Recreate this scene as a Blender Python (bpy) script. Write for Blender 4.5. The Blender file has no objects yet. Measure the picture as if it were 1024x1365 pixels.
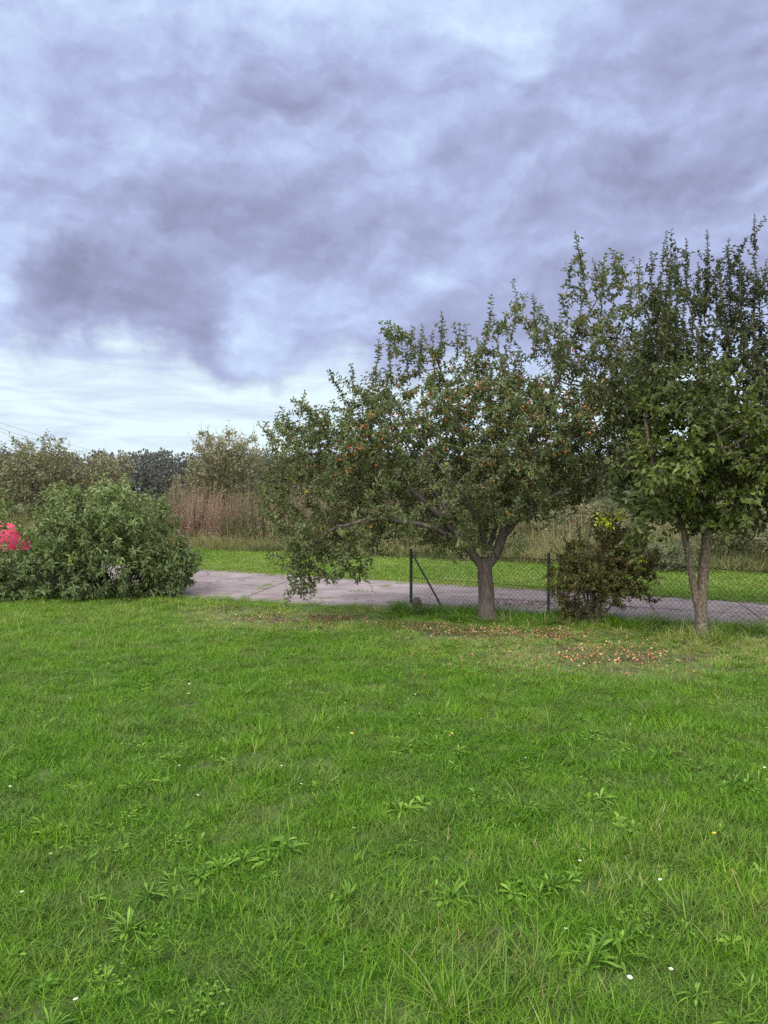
import bpy, math, random
import numpy as np
from math import radians as R
rng = np.random.default_rng(7); random.seed(7)
S = bpy.context.scene

# ---------------------------------------------------------------- camera
F, CX, CY, CAMZ, PITCH = 1026.0, 512.0, 682.5, 2.1, R(1.7)
cam = bpy.data.cameras.new('camera'); camo = bpy.data.objects.new('camera', cam)
S.collection.objects.link(camo); S.camera = camo
cam.sensor_fit = 'VERTICAL'; cam.sensor_height = 36; cam.lens = F/1365*36
cam.clip_start = 0.05; cam.clip_end = 5000
camo.location = (0, 0, CAMZ); camo.rotation_euler = (R(90)-PITCH, 0, 0)

def ray(x, y):
    u, v = (x-CX)/F, (CY-y)/F
    return np.array([u, math.cos(PITCH)+v*math.sin(PITCH), -math.sin(PITCH)+v*math.cos(PITCH)])
def P(x, y, D):                       # the place a photo point has at distance D ahead
    d = ray(x, y); return np.array([0, 0, CAMZ])+d*(D/d[1])
def G(x, y, z=0.0):                   # the place on the ground
    d = ray(x, y); return np.array([0, 0, CAMZ])+d*((z-CAMZ)/d[2])

# ---------------------------------------------------------------- exposure, sun, sky
S.view_settings.view_transform = 'Standard'; S.view_settings.look = 'None'
S.view_settings.exposure = 0.80; S.view_settings.gamma = 1.0
S.render.engine = 'CYCLES'
S.cycles.use_denoising = False
S.cycles.max_bounces = 6; S.cycles.diffuse_bounces = 3; S.cycles.transmission_bounces = 3
SUN_EL, SUN_AZ = 48, 205              # azimuth clockwise from +Y: behind the camera
sl = bpy.data.lights.new('sun', 'SUN'); so = bpy.data.objects.new('sun', sl); S.collection.objects.link(so)
sl.energy = 1.5; sl.angle = R(10); sl.color = (1, .96, .9)
so.location = (0, 0, 30)
so.rotation_euler = (R(90-SUN_EL), 0, R(-SUN_AZ)+math.pi)
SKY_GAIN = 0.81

W = bpy.data.worlds.new('World'); S.world = W; W.use_nodes = True
nt = W.node_tree; nt.nodes.clear()
class NB:
    def __init__(s, nt): s.nt = nt; s.L = nt.links
    def n(s, t, **k):
        o = s.nt.nodes.new(t)
        for a, b in k.items(): setattr(o, a, b)
        return o
    def put(s, sock, v):
        if isinstance(v, bpy.types.NodeSocket): s.L.new(v, sock)
        elif v is not None: sock.default_value = v
    def m(s, op, a, b=None, c=None, clamp=False):
        o = s.n('ShaderNodeMath', operation=op, use_clamp=clamp)
        s.put(o.inputs[0], a); s.put(o.inputs[1], b); s.put(o.inputs[2], c)
        return o.outputs[0]
    def v(s, op, a, b=None, scale=None):
        o = s.n('ShaderNodeVectorMath', operation=op)
        s.put(o.inputs[0], a); s.put(o.inputs[1], b)
        if scale is not None: s.put(o.inputs['Scale'], scale)
        return o.outputs['Value'] if op in ('LENGTH', 'DOT_PRODUCT', 'DISTANCE') else o.outputs[0]
    def noise(s, vec, scale, det=4, rough=.5, dist=0, col=False):
        o = s.n('ShaderNodeTexNoise'); s.put(o.inputs['Vector'], vec)
        o.inputs['Scale'].default_value = scale; o.inputs['Detail'].default_value = det
        o.inputs['Roughness'].default_value = rough; o.inputs['Distortion'].default_value = dist
        return o.outputs['Color' if col else 'Fac']
    def rng(s, x, a, b, c=0., d=1., smooth=True):
        o = s.n('ShaderNodeMapRange', interpolation_type='SMOOTHSTEP' if smooth else 'LINEAR')
        s.put(o.inputs[0], x)
        for i, q in enumerate((a, b, c, d)): o.inputs[i+1].default_value = q
        return o.outputs[0]
    def mix(s, f, a, b, mode='MIX'):
        o = s.n('ShaderNodeMix', data_type='RGBA', blend_type=mode)
        s.put(o.inputs['Factor'], f)
        s.put(o.inputs[6], a if not isinstance(a, tuple) else (*a, 1)); s.put(o.inputs[7], b if not isinstance(b, tuple) else (*b, 1))
        return o.outputs[2]
    def ramp(s, f, stops, interp='LINEAR'):
        o = s.n('ShaderNodeValToRGB'); s.put(o.inputs[0], f); r = o.color_ramp; r.interpolation = interp
        while len(r.elements) < len(stops): r.elements.new(.5)
        for e, (p, c) in zip(r.elements, stops): e.position = p; e.color = (*c, 1)
        return o.outputs[0]

BLOBS = [(165, 385, 190, 75, -.38), (240, 330, 45, 50, -.14), (130, 350, 50, 30, -.12), (250, 425, 70, 40, -.12), (60, 380, 130, 60, -.14), (470, 290, 330, 100, -.12), (650, 400, 250, 90, -.16), (900, 130, 260, 110, -.26),
         (900, 300, 220, 110, -.14), (540, 80, 300, 90, .17), (90, 40, 200, 70, .04), (30, 165, 130, 45, .10), (440, 190, 110, 40, .14), (150, 180, 60, 30, .06),
         (335, 405, 60, 55, .34), (540, 385, 170, 50, .16), (800, 175, 90, 30, .24), (-10, 400, 50, 90, .30), (700, 30, 100, 60, .06),
         (335, 470, 50, 20, -.20), (0, 485, 60, 26, -.45), (230, 200, 240, 80, -.12), (620, 200, 220, 70, -.10), (410, 120, 120, 60, -.05)]
def build_sky():
    b = NB(nt)
    tc = b.n('ShaderNodeTexCoord').outputs['Generated']
    d = b.v('NORMALIZE', tc)
    sp = b.n('ShaderNodeSeparateXYZ'); b.L.new(d, sp.inputs[0]); X, Y, Z = sp.outputs
    # cloud layer seen in perspective
    den = b.m('MAXIMUM', b.m('ADD', Z, .10), .03)
    cb = b.n('ShaderNodeCombineXYZ'); b.L.new(b.m('DIVIDE', X, den), cb.inputs[0]); b.L.new(b.m('DIVIDE', Y, den), cb.inputs[1])
    pl = cb.outputs[0]
    w1 = b.v('SCALE', b.v('SUBTRACT', b.noise(d, 2.6, 4, .55, col=True), (.5, .5, .5)), scale=.22)
    w2 = b.v('SCALE', b.v('SUBTRACT', b.noise(d, 9, 7, .6, col=True), (.5, .5, .5)), scale=.13)
    dd = b.v('ADD', b.v('ADD', d, w1), w2)
    mpq = b.n('ShaderNodeMapping'); b.L.new(b.v('ADD', d, b.v('SCALE', b.v('ADD', w1, w2), scale=.38)), mpq.inputs[0]); mpq.inputs['Scale'].default_value = (1, 1, 1.6); q0 = mpq.outputs[0]
    nA = b.noise(q0, 3.6, 9, .54); nB = b.noise(b.v('ADD', q0, (-.014, 0, .060)), 3.6, 9, .54)      # lit from above: thick edges brighten
    nC = b.noise(b.v('ADD', q0, (3.1, 1.7, .4)), 10, 8, .58); nD = b.noise(b.v('ADD', q0, (3.095, 1.7, .418)), 10, 8, .58)
    n1 = b.noise(pl, .75, 7, .56, .3)
    relief = b.m('ADD', b.m('MULTIPLY', b.m('SUBTRACT', nA, nB), 1.35), b.m('MULTIPLY', b.m('SUBTRACT', nC, nD), .95))
    val = b.m('ADD', b.m('MULTIPLY', b.m('SUBTRACT', n1, .5), .22), b.m('MULTIPLY', b.m('SUBTRACT', .5, nA), .85))
    val = b.m('ADD', val, b.m('MULTIPLY', b.m('SUBTRACT', .5, nC), .25))
    def puff(vec, sc):
        vo = b.n('ShaderNodeTexVoronoi', feature='F1'); b.put(vo.inputs['Vector'], vec); vo.inputs['Scale'].default_value = sc
        vo.inputs['Detail'].default_value = 1; vo.inputs['Roughness'].default_value = .5; return vo.outputs['Distance']
    wq = b.v('ADD', q0, b.v('SCALE', b.v('SUBTRACT', b.noise(d, 14, 5, .6, col=True), (.5, .5, .5)), scale=.07))
    pu = b.m('SUBTRACT', puff(b.v('ADD', wq, (-.01, 0, .035)), 4.6), puff(wq, 4.6))
    relief = b.m('ADD', relief, b.m('MULTIPLY', pu, b.rng(nA, .42, .60, .15, .75)))
    val = b.m('ADD', b.m('ADD', val, relief), .58)
    # x, y in the photo, half-sizes, weight (+ brighter, - darker)
    blobs = BLOBS
    for (x, y, rx, ry, a) in blobs:
        c = ray(x, y); c = c/np.linalg.norm(c)
        q = b.v('MULTIPLY', b.v('SUBTRACT', dd, tuple(c)), (F/rx, F/max(rx, ry)*.8, F/ry))
        val = b.m('ADD', val, b.rng(b.v('LENGTH', q), 0, 1.25, a, 0))
    col = b.ramp(val, [(0, (.165, .175, .290)), (.22, (.215, .237, .40)), (.45, (.275, .312, .52)), (.66, (.345, .425, .66)), (.84, (.42, .54, .745)), (1, (.50, .65, .78))])
    # bright clear band low in the sky under the cloud edge
    sy = b.n('ShaderNodeSeparateXYZ'); b.L.new(dd, sy.inputs[0])
    edge = b.m('SUBTRACT', sy.outputs[2], b.m('MULTIPLY', sy.outputs[0], -.06))
    band = b.rng(b.m('ADD', edge, b.m('MULTIPLY', b.m('SUBTRACT', nC, .5), .10)), .190, .135)
    mp = b.n('ShaderNodeMapping'); b.L.new(d, mp.inputs[0]); mp.inputs['Scale'].default_value = (2.2, 2.2, 15)
    st = b.noise(mp.outputs[0], 2.6, 7, .6, .4)
    hb = b.ramp(st, [(.3, (.37, .47, .64)), (.46, (.49, .60, .70)), (.58, (.58, .71, .75))])
    col = b.mix(band, col, hb)
    sky = b.n('ShaderNodeTexSky', sky_type='NISHITA'); sky.sun_disc = False
    sky.sun_elevation = R(SUN_EL); sky.sun_rotation = R(SUN_AZ)
    nis = b.v('SCALE', sky.outputs[0], scale=.10)
    col = b.mix(.93, nis, col)
    gr = b.n('ShaderNodeHueSaturation'); b.L.new(col, gr.inputs['Color']); gr.inputs['Saturation'].default_value = .88; col = gr.outputs[0]
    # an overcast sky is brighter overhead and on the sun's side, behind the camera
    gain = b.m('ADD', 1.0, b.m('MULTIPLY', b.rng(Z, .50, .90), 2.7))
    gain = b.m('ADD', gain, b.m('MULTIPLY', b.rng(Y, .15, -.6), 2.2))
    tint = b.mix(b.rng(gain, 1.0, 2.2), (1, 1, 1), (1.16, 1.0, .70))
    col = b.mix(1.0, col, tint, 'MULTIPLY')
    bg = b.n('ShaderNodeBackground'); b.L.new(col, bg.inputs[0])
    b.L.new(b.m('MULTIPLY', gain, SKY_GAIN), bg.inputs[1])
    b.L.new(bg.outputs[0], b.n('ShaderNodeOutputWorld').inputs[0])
build_sky()

# ---------------------------------------------------------------- helpers
def lab(o, label=None, cat=None, group=None, kind=None):
    for k, v in (('label', label), ('category', cat), ('group', group), ('kind', kind)):
        if v: o[k] = v
    return o
def empty(name, loc=(0, 0, 0)):
    o = bpy.data.objects.new(name, None); S.collection.objects.link(o); o.location = tuple(loc); o.empty_display_size = .2
    return o
def meshdata(name, V, faces, mat=None, tone=None, smooth=False):
    """V (n,3); faces: list of int arrays (k, sides)."""
    me = bpy.data.meshes.new(name); V = np.asarray(V, np.float32)
    me.vertices.add(len(V)); me.vertices.foreach_set('co', V.ravel())
    faces = [np.asarray(f, np.int32) for f in faces if len(f)]
    tot = np.concatenate([np.full(len(f), f.shape[1], np.int32) for f in faces]); idx = np.concatenate([f.ravel() for f in faces])
    me.loops.add(len(idx)); me.loops.foreach_set('vertex_index', idx)
    me.polygons.add(len(tot)); me.polygons.foreach_set('loop_start', np.concatenate([[0], np.cumsum(tot)[:-1]]).astype(np.int32))
    me.polygons.foreach_set('use_smooth', np.full(len(tot), smooth))
    if tone is not None:
        a = me.attributes.new('tone', 'FLOAT', 'FACE'); a.data.foreach_set('value', np.asarray(tone, np.float32))
    me.update(calc_edges=True); me.validate()
    if mat: me.materials.append(mat)
    return me
def obj(name, me, parent=None, loc=None):
    o = bpy.data.objects.new(name, me); S.collection.objects.link(o)
    if loc is not None: o.location = tuple(loc)
    if parent:
        o.parent = parent
    return o
def shift(V, root): return np.asarray(V)-np.array(root.location)

def proj(B):      # where places appear in the photo
    q = B-np.array([0, 0, CAMZ]); f = q[:, 1]*math.cos(PITCH)-q[:, 2]*math.sin(PITCH); u = q[:, 1]*math.sin(PITCH)+q[:, 2]*math.cos(PITCH)
    return CX+F*q[:, 0]/f, CY-F*u/f
def nrm(a): return a/np.maximum(np.linalg.norm(a, axis=-1, keepdims=True), 1e-9)
def leaf_geo(B, D, N, L, Wd, fold=.25, droop=.25):
    D = nrm(D); Sd = nrm(np.cross(D, N)); N = np.cross(Sd, D); L = L[:, None]; Wd = Wd[:, None]
    l1 = B+D*L*.32-Sd*Wd*.5+N*Wd*fold; r1 = B+D*L*.32+Sd*Wd*.5+N*Wd*fold
    l2 = B+D*L*.70-Sd*Wd*.40+N*(Wd*fold-L*droop*.35); r2 = B+D*L*.70+Sd*Wd*.40+N*(Wd*fold-L*droop*.35)
    t = B+D*L-N*L*droop
    V = np.stack([B, r1, r2, t, l2, l1], 1).reshape(-1, 3)
    i = np.arange(len(B))*6
    Fc = np.stack([np.stack([i, i+1, i+2, i+3], 1), np.stack([i, i+3, i+4, i+5], 1)], 1).reshape(-1, 4)
    return V, Fc
def rhomb_geo(B, D, N, L, Wd):
    D = nrm(D); Sd = nrm(np.cross(D, N)); L = L[:, None]; Wd = Wd[:, None]
    V = np.stack([B, B+D*L*.45+Sd*Wd*.5, B+D*L, B+D*L*.45-Sd*Wd*.5], 1).reshape(-1, 3)
    i = np.arange(len(B))*4
    return V, np.stack([i, i+1, i+2, i+3], 1)

def tube(V, Fq, pts, rad, sides):
    pts = np.asarray(pts, float); n = len(pts)
    T = nrm(np.gradient(pts, axis=0)); ref = np.array([0.31, .87, .12]) if abs(T[0][1]) < .8 else np.array([.9, .1, .3])
    U = nrm(np.cross(T, ref)); Wv = np.cross(T, U)
    a = np.arange(sides)*2*math.pi/sides
    ring = pts[:, None]+(U[:, None]*np.cos(a)[None, :, None]+Wv[:, None]*np.sin(a)[None, :, None])*np.asarray(rad)[:, None, None]
    o = sum(len(v) for v in V); V.append(ring.reshape(-1, 3))
    i = np.arange(n-1)[:, None]*sides; j = np.arange(sides)[None]; k = (j+1) % sides
    Fq.append((np.stack([i+j, i+k, i+sides+k, i+sides+j], -1).reshape(-1, 4))+o)

# materials --------------------------------------------------------------
def mat_new(name):
    m = bpy.data.materials.new(name); m.use_nodes = True; m.node_tree.nodes.clear(); return m, NB(m.node_tree)
def leaf_mat(name, stops, trans=.35, rough=.45, attr='tone', inst=False, spec=.35):
    spec = min(spec, .3); rough = max(rough, .5)
    m, b = mat_new(name)
    at = b.n('ShaderNodeAttribute', attribute_name=attr)
    if inst: at.attribute_type = 'INSTANCER'
    f = at.outputs['Fac']
    if inst:
        a2 = b.n('ShaderNodeAttribute', attribute_name='tone')
        f = b.m('ADD', f, b.m('MULTIPLY', b.m('SUBTRACT', a2.outputs['Fac'], .5), .95), clamp=True)
    c = b.ramp(f, stops)
    if name == 'grass_blade':          # two kinds of grass growing in patches: vivid and dull
        ge = b.n('ShaderNodeNewGeometry').outputs['Position']
        c = b.mix(b.m('MULTIPLY', b.rng(b.noise(ge, 1.7, 5, .62), .44, .60), .48), c, b.mix(.55, c, (.135, .150, .070)))
        c = b.mix(b.m('MULTIPLY', b.rng(b.noise(ge, .8, 4, .6), .50, .66), .5), c, b.mix(1, c, (1.2, 1.12, .8), 'MULTIPLY'))
    p = b.n('ShaderNodeBsdfPrincipled'); b.L.new(c, p.inputs['Base Color']); p.inputs['Roughness'].default_value = rough
    p.inputs['Specular IOR Level'].default_value = spec
    t = b.n('ShaderNodeBsdfTranslucent'); b.L.new(b.mix(1, c, (1.25, 1.2, .6), 'MULTIPLY'), t.inputs[0])
    x = b.n('ShaderNodeMixShader'); x.inputs[0].default_value = trans
    b.L.new(p.outputs[0], x.inputs[1]); b.L.new(t.outputs[0], x.inputs[2])
    b.L.new(x.outputs[0], b.n('ShaderNodeOutputMaterial').inputs[0])
    return m
def simple_mat(name, col, rough=.6, var=.3, scale=20, bump=0., metal=0., col2=None, spec=.4, stretch=(1, 1, 1)):
    m, b = mat_new(name)
    tc = b.n('ShaderNodeTexCoord').outputs['Object']
    mp = b.n('ShaderNodeMapping'); b.L.new(tc, mp.inputs[0]); mp.inputs['Scale'].default_value = stretch
    nz = b.noise(mp.outputs[0], scale, 6, .6)
    c2 = col2 or tuple(q*(1-var) for q in col)
    c = b.ramp(nz, [(.32, c2), (.66, col)])
    p = b.n('ShaderNodeBsdfPrincipled'); b.L.new(c, p.inputs['Base Color']); p.inputs['Roughness'].default_value = rough
    p.inputs['Metallic'].default_value = metal; p.inputs['Specular IOR Level'].default_value = spec
    if bump:
        bp = b.n('ShaderNodeBump'); bp.inputs['Strength'].default_value = bump; bp.inputs['Distance'].default_value = .02
        b.L.new(nz, bp.inputs['Height']); b.L.new(bp.outputs[0], p.inputs['Normal'])
    b.L.new(p.outputs[0], b.n('ShaderNodeOutputMaterial').inputs[0])
    return m

# ---------------------------------------------------------------- ground layout
N0, N1 = G(262, 797), G(1024, 840)    # near edge of the road
F0, F1 = G(262, 760), G(1024, 806)    # far edge of the road
V0, V1 = G(262, 735), G(1024, 768)    # where the mown verge ends and the rough grass begins
def lineY(A, B, x): return A[1]+(x-A[0])*(B[1]-A[1])/(B[0]-A[0])
near_y = lambda x: lineY(N0, N1, x)
far_y = lambda x: lineY(F0, F1, x)
verge_y = lambda x: lineY(V0, V1, x)

def vnoise(x, y, s, seed=0):
    """smooth value noise 0..1"""
    r = np.random.default_rng(seed).random((64, 64)); x = np.asarray(x)/s+31.7; y = np.asarray(y)/s+17.3
    xi = np.floor(x).astype(int); yi = np.floor(y).astype(int); fx = x-xi; fy = y-yi; fx = fx*fx*(3-2*fx); fy = fy*fy*(3-2*fy)
    g = lambda a, b: r[a % 64, b % 64]
    return (g(xi, yi)*(1-fx)+g(xi+1, yi)*fx)*(1-fy)+(g(xi, yi+1)*(1-fx)+g(xi+1, yi+1)*fx)*fy

# bare or worn places on the lawn: photo centre, half width, half depth in metres, strength
WORN = [(360, 826, 1.3, .55, 1.0), (300, 818, .9, .4, .8), (430, 838, .7, .35, .5), (820, 880, 1.5, .85, 1.0), (745, 868, .7, .5, .6), (910, 893, .8, .4, .55),
        (650, 850, 1.0, .35, .5), (560, 842, .9, .3, .45), (270, 1150, .25, .16, .35), (330, 1085, .35, .2, .35), (120, 1290, .2, .15, .3), (980, 955, .6, .3, .35), (690, 1130, .3, .16, .3)]
def worn(x, y):
    w = np.zeros_like(x)
    for (px, py, a, b_, s) in WORN:
        c = G(px, py); q = ((x-c[0])/a)**2+((y-c[1])/b_)**2
        w = np.maximum(w, s*np.exp(-q*1.1))
    return w*(.6+.8*vnoise(x, y, .35, 5))

def ground_mat():
    m, b = mat_new('soil'); tc = b.n('ShaderNodeTexCoord').outputs['Object']
    c = b.ramp(b.noise(tc, 9, 8, .65), [(.3, (.030, .026, .013)), (.5, (.060, .050, .026)), (.68, (.095, .080, .045))])
    g = b.ramp(b.noise(tc, 55, 5, .6), [(.38, (.045, .080, .012)), (.6, (.085, .13, .022))])
    c = b.mix(b.rng(b.noise(tc, 2.2, 5, .6), .36, .55), c, g)
    p = b.n('ShaderNodeBsdfPrincipled'); b.L.new(c, p.inputs['Base Color']); p.inputs['Roughness'].default_value = .95
    bp = b.n('ShaderNodeBump'); bp.inputs['Strength'].default_value = .7; bp.inputs['Distance'].default_value = .02
    b.L.new(b.noise(tc, 60, 5, .6), bp.inputs['Height']); b.L.new(bp.outputs[0], p.inputs['Normal'])
    b.L.new(p.outputs[0], b.n('ShaderNodeOutputMaterial').inputs[0]); return m
gm = meshdata('ground', [(-1500, -300, 0), (1500, -300, 0), (1500, 2500, 0), (-1500, 2500, 0)], [[(0, 1, 2, 3)]], ground_mat())
lab(obj('ground', gm), 'soil under the lawn and the rough land beyond the road', kind='structure')

def road_mat():
    m, b = mat_new('concrete'); tc = b.n('ShaderNodeTexCoord').outputs['Object']
    n1 = b.noise(tc, 1.3, 8, .62); n2 = b.noise(tc, 60, 4, .6)
    c = b.ramp(n1, [(.3, (.13, .100, .102)), (.5, (.205, .162, .165)), (.7, (.28, .232, .234))])
    c = b.mix(b.rng(n2, .56, .68), c, (.10, .088, .09))
    c = b.mix(b.rng(b.noise(tc, .55, 6, .7), .60, .72, 0, .6), c, (.085, .075, .065))
    vo = b.n('ShaderNodeTexVoronoi', feature='DISTANCE_TO_EDGE'); vo.inputs['Scale'].default_value = .62
    b.L.new(b.v('ADD', tc, b.v('SCALE', b.noise(tc, 2.5, 5, .6, col=True), scale=.45)), vo.inputs['Vector'])
    c = b.mix(b.rng(vo.outputs['Distance'], .012, .004), c, (.05, .05, .03))
    c = b.mix(b.rng(b.noise(tc, 3.4, 6, .7), .60, .70, 0, .55), c, (.095, .08, .066))
    c = b.mix(b.rng(b.noise(tc, .35, 5, .6), .45, .62, 0, .5), c, (.155, .122, .118))
    # long worn grooves of the cast surface
    mp = b.n('ShaderNodeMapping'); b.L.new(tc, mp.inputs[0]); mp.inputs['Rotation'].default_value = (0, 0, R(24)); mp.inputs['Scale'].default_value = (.35, 7, 1)
    c = b.mix(b.rng(b.noise(mp.outputs[0], 1.6, 4, .6), .58, .66, 0, .45), c, (.25, .225, .23))
    p = b.n('ShaderNodeBsdfPrincipled'); b.L.new(c, p.inputs['Base Color']); p.inputs['Roughness'].default_value = .85
    bp = b.n('ShaderNodeBump'); bp.inputs['Strength'].default_value = .4; bp.inputs['Distance'].default_value = .008
    b.L.new(n2, bp.inputs['Height']); b.L.new(bp.outputs[0], p.inputs['Normal'])
    b.L.new(p.outputs[0], b.n('ShaderNodeOutputMaterial').inputs[0]); return m
ROADM = road_mat()
# concrete road cast in slabs, each a few cm apart with soil in the joints
def build_road():
    V, Fq = [], []
    xs = [-26, -20, -14.5, -10.4, -6.9, -2.72, 1.6, 5.8, 9.8, 14, 18, 24, 30]
    sk = .31
    def corner(x, t):    # t 0 near .. 1 far ; the joints run askew
        y0, y1 = near_y(x)-.12, far_y(x)+.05
        xs = x+t*sk*2.4; return np.array([xs, near_y(xs)-.12+t*(far_y(xs)+.05-near_y(xs)+.12)])
    k = 0
    for a, c in zip(xs[:-1], xs[1:]):
        g = .009
        for (t0, t1) in ((0, .495), (.505, 1)):
            q = [corner(a+g, t0), corner(c-g, t0), corner(c-g, t1), corner(a+g, t1)]
            top = .022+rng.uniform(-.004, .006)
            for z in (-.05, top):
                for p_ in q: V.append((*p_, z))
            Fq += [(k+4, k+5, k+6, k+7), (k, k+1, k+5, k+4), (k+1, k+2, k+6, k+5), (k+2, k+3, k+7, k+6), (k+3, k, k+4, k+7)]; k += 8
    me = meshdata('road', V, [Fq], ROADM)
    lab(obj('road', me), 'pale concrete slab road crossing behind the garden', kind='structure')
build_road()

# ---------------------------------------------------------------- instanced ground cover
def clump_collection(name, meshes):
    c = bpy.data.collections.new(name)
    for i, me in enumerate(meshes):
        o = bpy.data.objects.new('%s_%02d' % (name, i), me); c.objects.link(o)
    return c
def blades(n, rad, h, w, lean=.5, curve=.5, seg=3, hs=.3, center=False):
    a = rng.random(n)*2*math.pi; r = rad*np.sqrt(rng.random(n)); B = np.stack([r*np.cos(a), r*np.sin(a), np.full(n, -.01)], 1)
    H = h*np.clip(rng.normal(1, hs, n), .35, 2.2); Wd = w*rng.uniform(.7, 1.3, n)
    t = rng.random(n)*2*math.pi
    if center: t = a+rng.normal(0, .5, n)
    ld = np.stack([np.cos(t), np.sin(t), np.zeros(n)], 1); le = lean*rng.random(n)**.8*(1.4 if center else 1)
    sd = np.stack([-np.sin(t+rng.normal(0, .9, n)), np.cos(t), np.zeros(n)], 1); sd = nrm(sd)
    V = []; Fq = []; cu = curve*rng.random(n)
    for k in range(seg+1):
        s = k/seg; off = le*s+cu*s*s; up = s*(1-.35*cu*s)*np.sqrt(np.maximum(.15, 1-.45*le))
        c = B+ld*(off*H)[:, None]+np.array([0, 0, 1])*(up*H)[:, None]
        ww = Wd*(1-.85*s**1.6) if k < seg else Wd*0
        if k < seg: V += [c-sd*ww[:, None]/2, c+sd*ww[:, None]/2]
        else: V += [c]
    m = 2*seg+1; V = np.stack(V, 1).reshape(-1, 3); i = np.arange(n)*m
    for k in range(seg-1): Fq.append(np.stack([i+2*k, i+2*k+1, i+2*k+3, i+2*k+2], 1))
    T = np.stack([i+2*seg-2, i+2*seg-1, i+2*seg], 1)
    tone = rng.random(n); dry = rng.random(n) < .035; tone[dry] = 1.0
    return V, Fq, T, np.concatenate([np.tile(tone, seg-1), tone])
def blade_mesh(name, mat, *a, **k):
    V, Fq, T, tn = blades(*a, **k); return meshdata(name, V, Fq+[T], mat, tn)
def rosette(name, mat, n, L, Wd, up=.5, teeth=False):
    a = np.arange(n)*2.4+rng.normal(0, .3, n); el = rng.uniform(.1, up, n)
    D = np.stack([np.cos(a)*np.cos(el), np.sin(a)*np.cos(el), np.sin(el)], 1); Nn = np.stack([-np.cos(a)*np.sin(el), -np.sin(a)*np.sin(el), np.cos(el)], 1)
    Ls = L*rng.uniform(.55, 1.15, n); Ws = Wd*rng.uniform(.7, 1.2, n)
    Sd = np.cross(D, Nn); Vs, Fq = [], []
    prof = [(0, .12), (.2, .25), (.4, .65), (.6, 1), (.8, .8), (1, .02)]
    for j, (s, w) in enumerate(prof):
        c = D*(Ls*s)[:, None]-np.array([0, 0, 1])*(Ls*.35*s*s)[:, None]+np.array([0, 0, .01])
        wv = Sd*(Ws*w/2)[:, None]; f = Nn*(Ws*w*.14)[:, None]
        Vs += [c-wv+f, c, c+wv+f]
    V = np.stack(Vs, 1).reshape(-1, 3); i = np.arange(n)*18
    for j in range(5):
        Fq += [np.stack([i+3*j, i+3*j+1, i+3*j+4, i+3*j+3], 1), np.stack([i+3*j+1, i+3*j+2, i+3*j+5, i+3*j+4], 1)]
    t = rng.random(n); return meshdata(name, V, Fq, mat, np.tile(t, 10))
def clover(name, mat, n, rad):
    a = rng.random(n)*6.28; r = rad*np.sqrt(rng.random(n)); z = rng.uniform(.012, .045, n)
    c = np.stack([r*np.cos(a), r*np.sin(a), z], 1); B, D, N = [], [], []
    up = np.array([0, 0, 1])+rng.normal(0, .25, (n, 3)); r0 = rng.random(n)*6.28
    for k in range(3):
        t = r0+k*2.094; B.append(c); D.append(np.stack([np.cos(t), np.sin(t), np.full(n, .15)], 1)); N.append(up)
    B, D, N = map(np.concatenate, (B, D, N))
    V, Fq = leaf_geo(B, D, N, rng.uniform(.012, .02, 3*n), rng.uniform(.012, .018, 3*n), .15, .1)
    return meshdata(name, V, [Fq], mat, np.repeat(rng.random(3*n), 2))

def scatter(name, pts, rot, scl, tint, idx, coll, label, kind='stuff', cat=None):
    me = bpy.data.meshes.new(name); n = len(pts); me.vertices.add(n); me.vertices.foreach_set('co', np.asarray(pts, np.float32).ravel())
    for nm, ty, key, dat in (('rot', 'FLOAT_VECTOR', 'vector', rot), ('scl', 'FLOAT_VECTOR', 'vector', scl), ('tint', 'FLOAT', 'value', tint), ('idx', 'INT', 'value', idx)):
        at = me.attributes.new(nm, ty, 'POINT'); at.data.foreach_set(key, np.asarray(dat, np.int32 if ty == 'INT' else np.float32).ravel())
    me.update(); o = obj(name, me)
    ng = bpy.data.node_groups.new(name, 'GeometryNodeTree'); b = NB(ng)
    ng.interface.new_socket('Geometry', in_out='INPUT', socket_type='NodeSocketGeometry'); ng.interface.new_socket('Geometry', in_out='OUTPUT', socket_type='NodeSocketGeometry')
    gi = b.n('NodeGroupInput'); go = b.n('NodeGroupOutput'); ip = b.n('GeometryNodeInstanceOnPoints'); ci = b.n('GeometryNodeCollectionInfo')
    ci.inputs['Collection'].default_value = coll; ci.inputs['Separate Children'].default_value = True; ci.inputs['Reset Children'].default_value = True
    ip.inputs['Pick Instance'].default_value = True
    def na(nm, ty):
        q = b.n('GeometryNodeInputNamedAttribute', data_type=ty); q.inputs['Name'].default_value = nm
        return [s_ for s_ in q.outputs if s_.enabled and s_.name == 'Attribute'][0]
    b.L.new(gi.outputs[0], ip.inputs['Points']); b.L.new(ci.outputs[0], ip.inputs['Instance'])
    b.L.new(na('idx', 'INT'), ip.inputs['Instance Index']); b.L.new(na('scl', 'FLOAT_VECTOR'), ip.inputs['Scale'])
    er = b.n('FunctionNodeEulerToRotation'); b.L.new(na('rot', 'FLOAT_VECTOR'), er.inputs[0]); b.L.new(er.outputs[0], ip.inputs['Rotation'])
    b.L.new(ip.outputs[0], go.inputs[0])
    md = o.modifiers.new('scatter', 'NODES'); md.node_group = ng
    return lab(o, label, cat, None, kind)
def zrot(n, tilt=.12): return np.stack([rng.normal(0, tilt, n), rng.normal(0, tilt, n), rng.random(n)*6.283], 1)
def scl3(s, h): return np.stack([s, s, s*h], 1)

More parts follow.
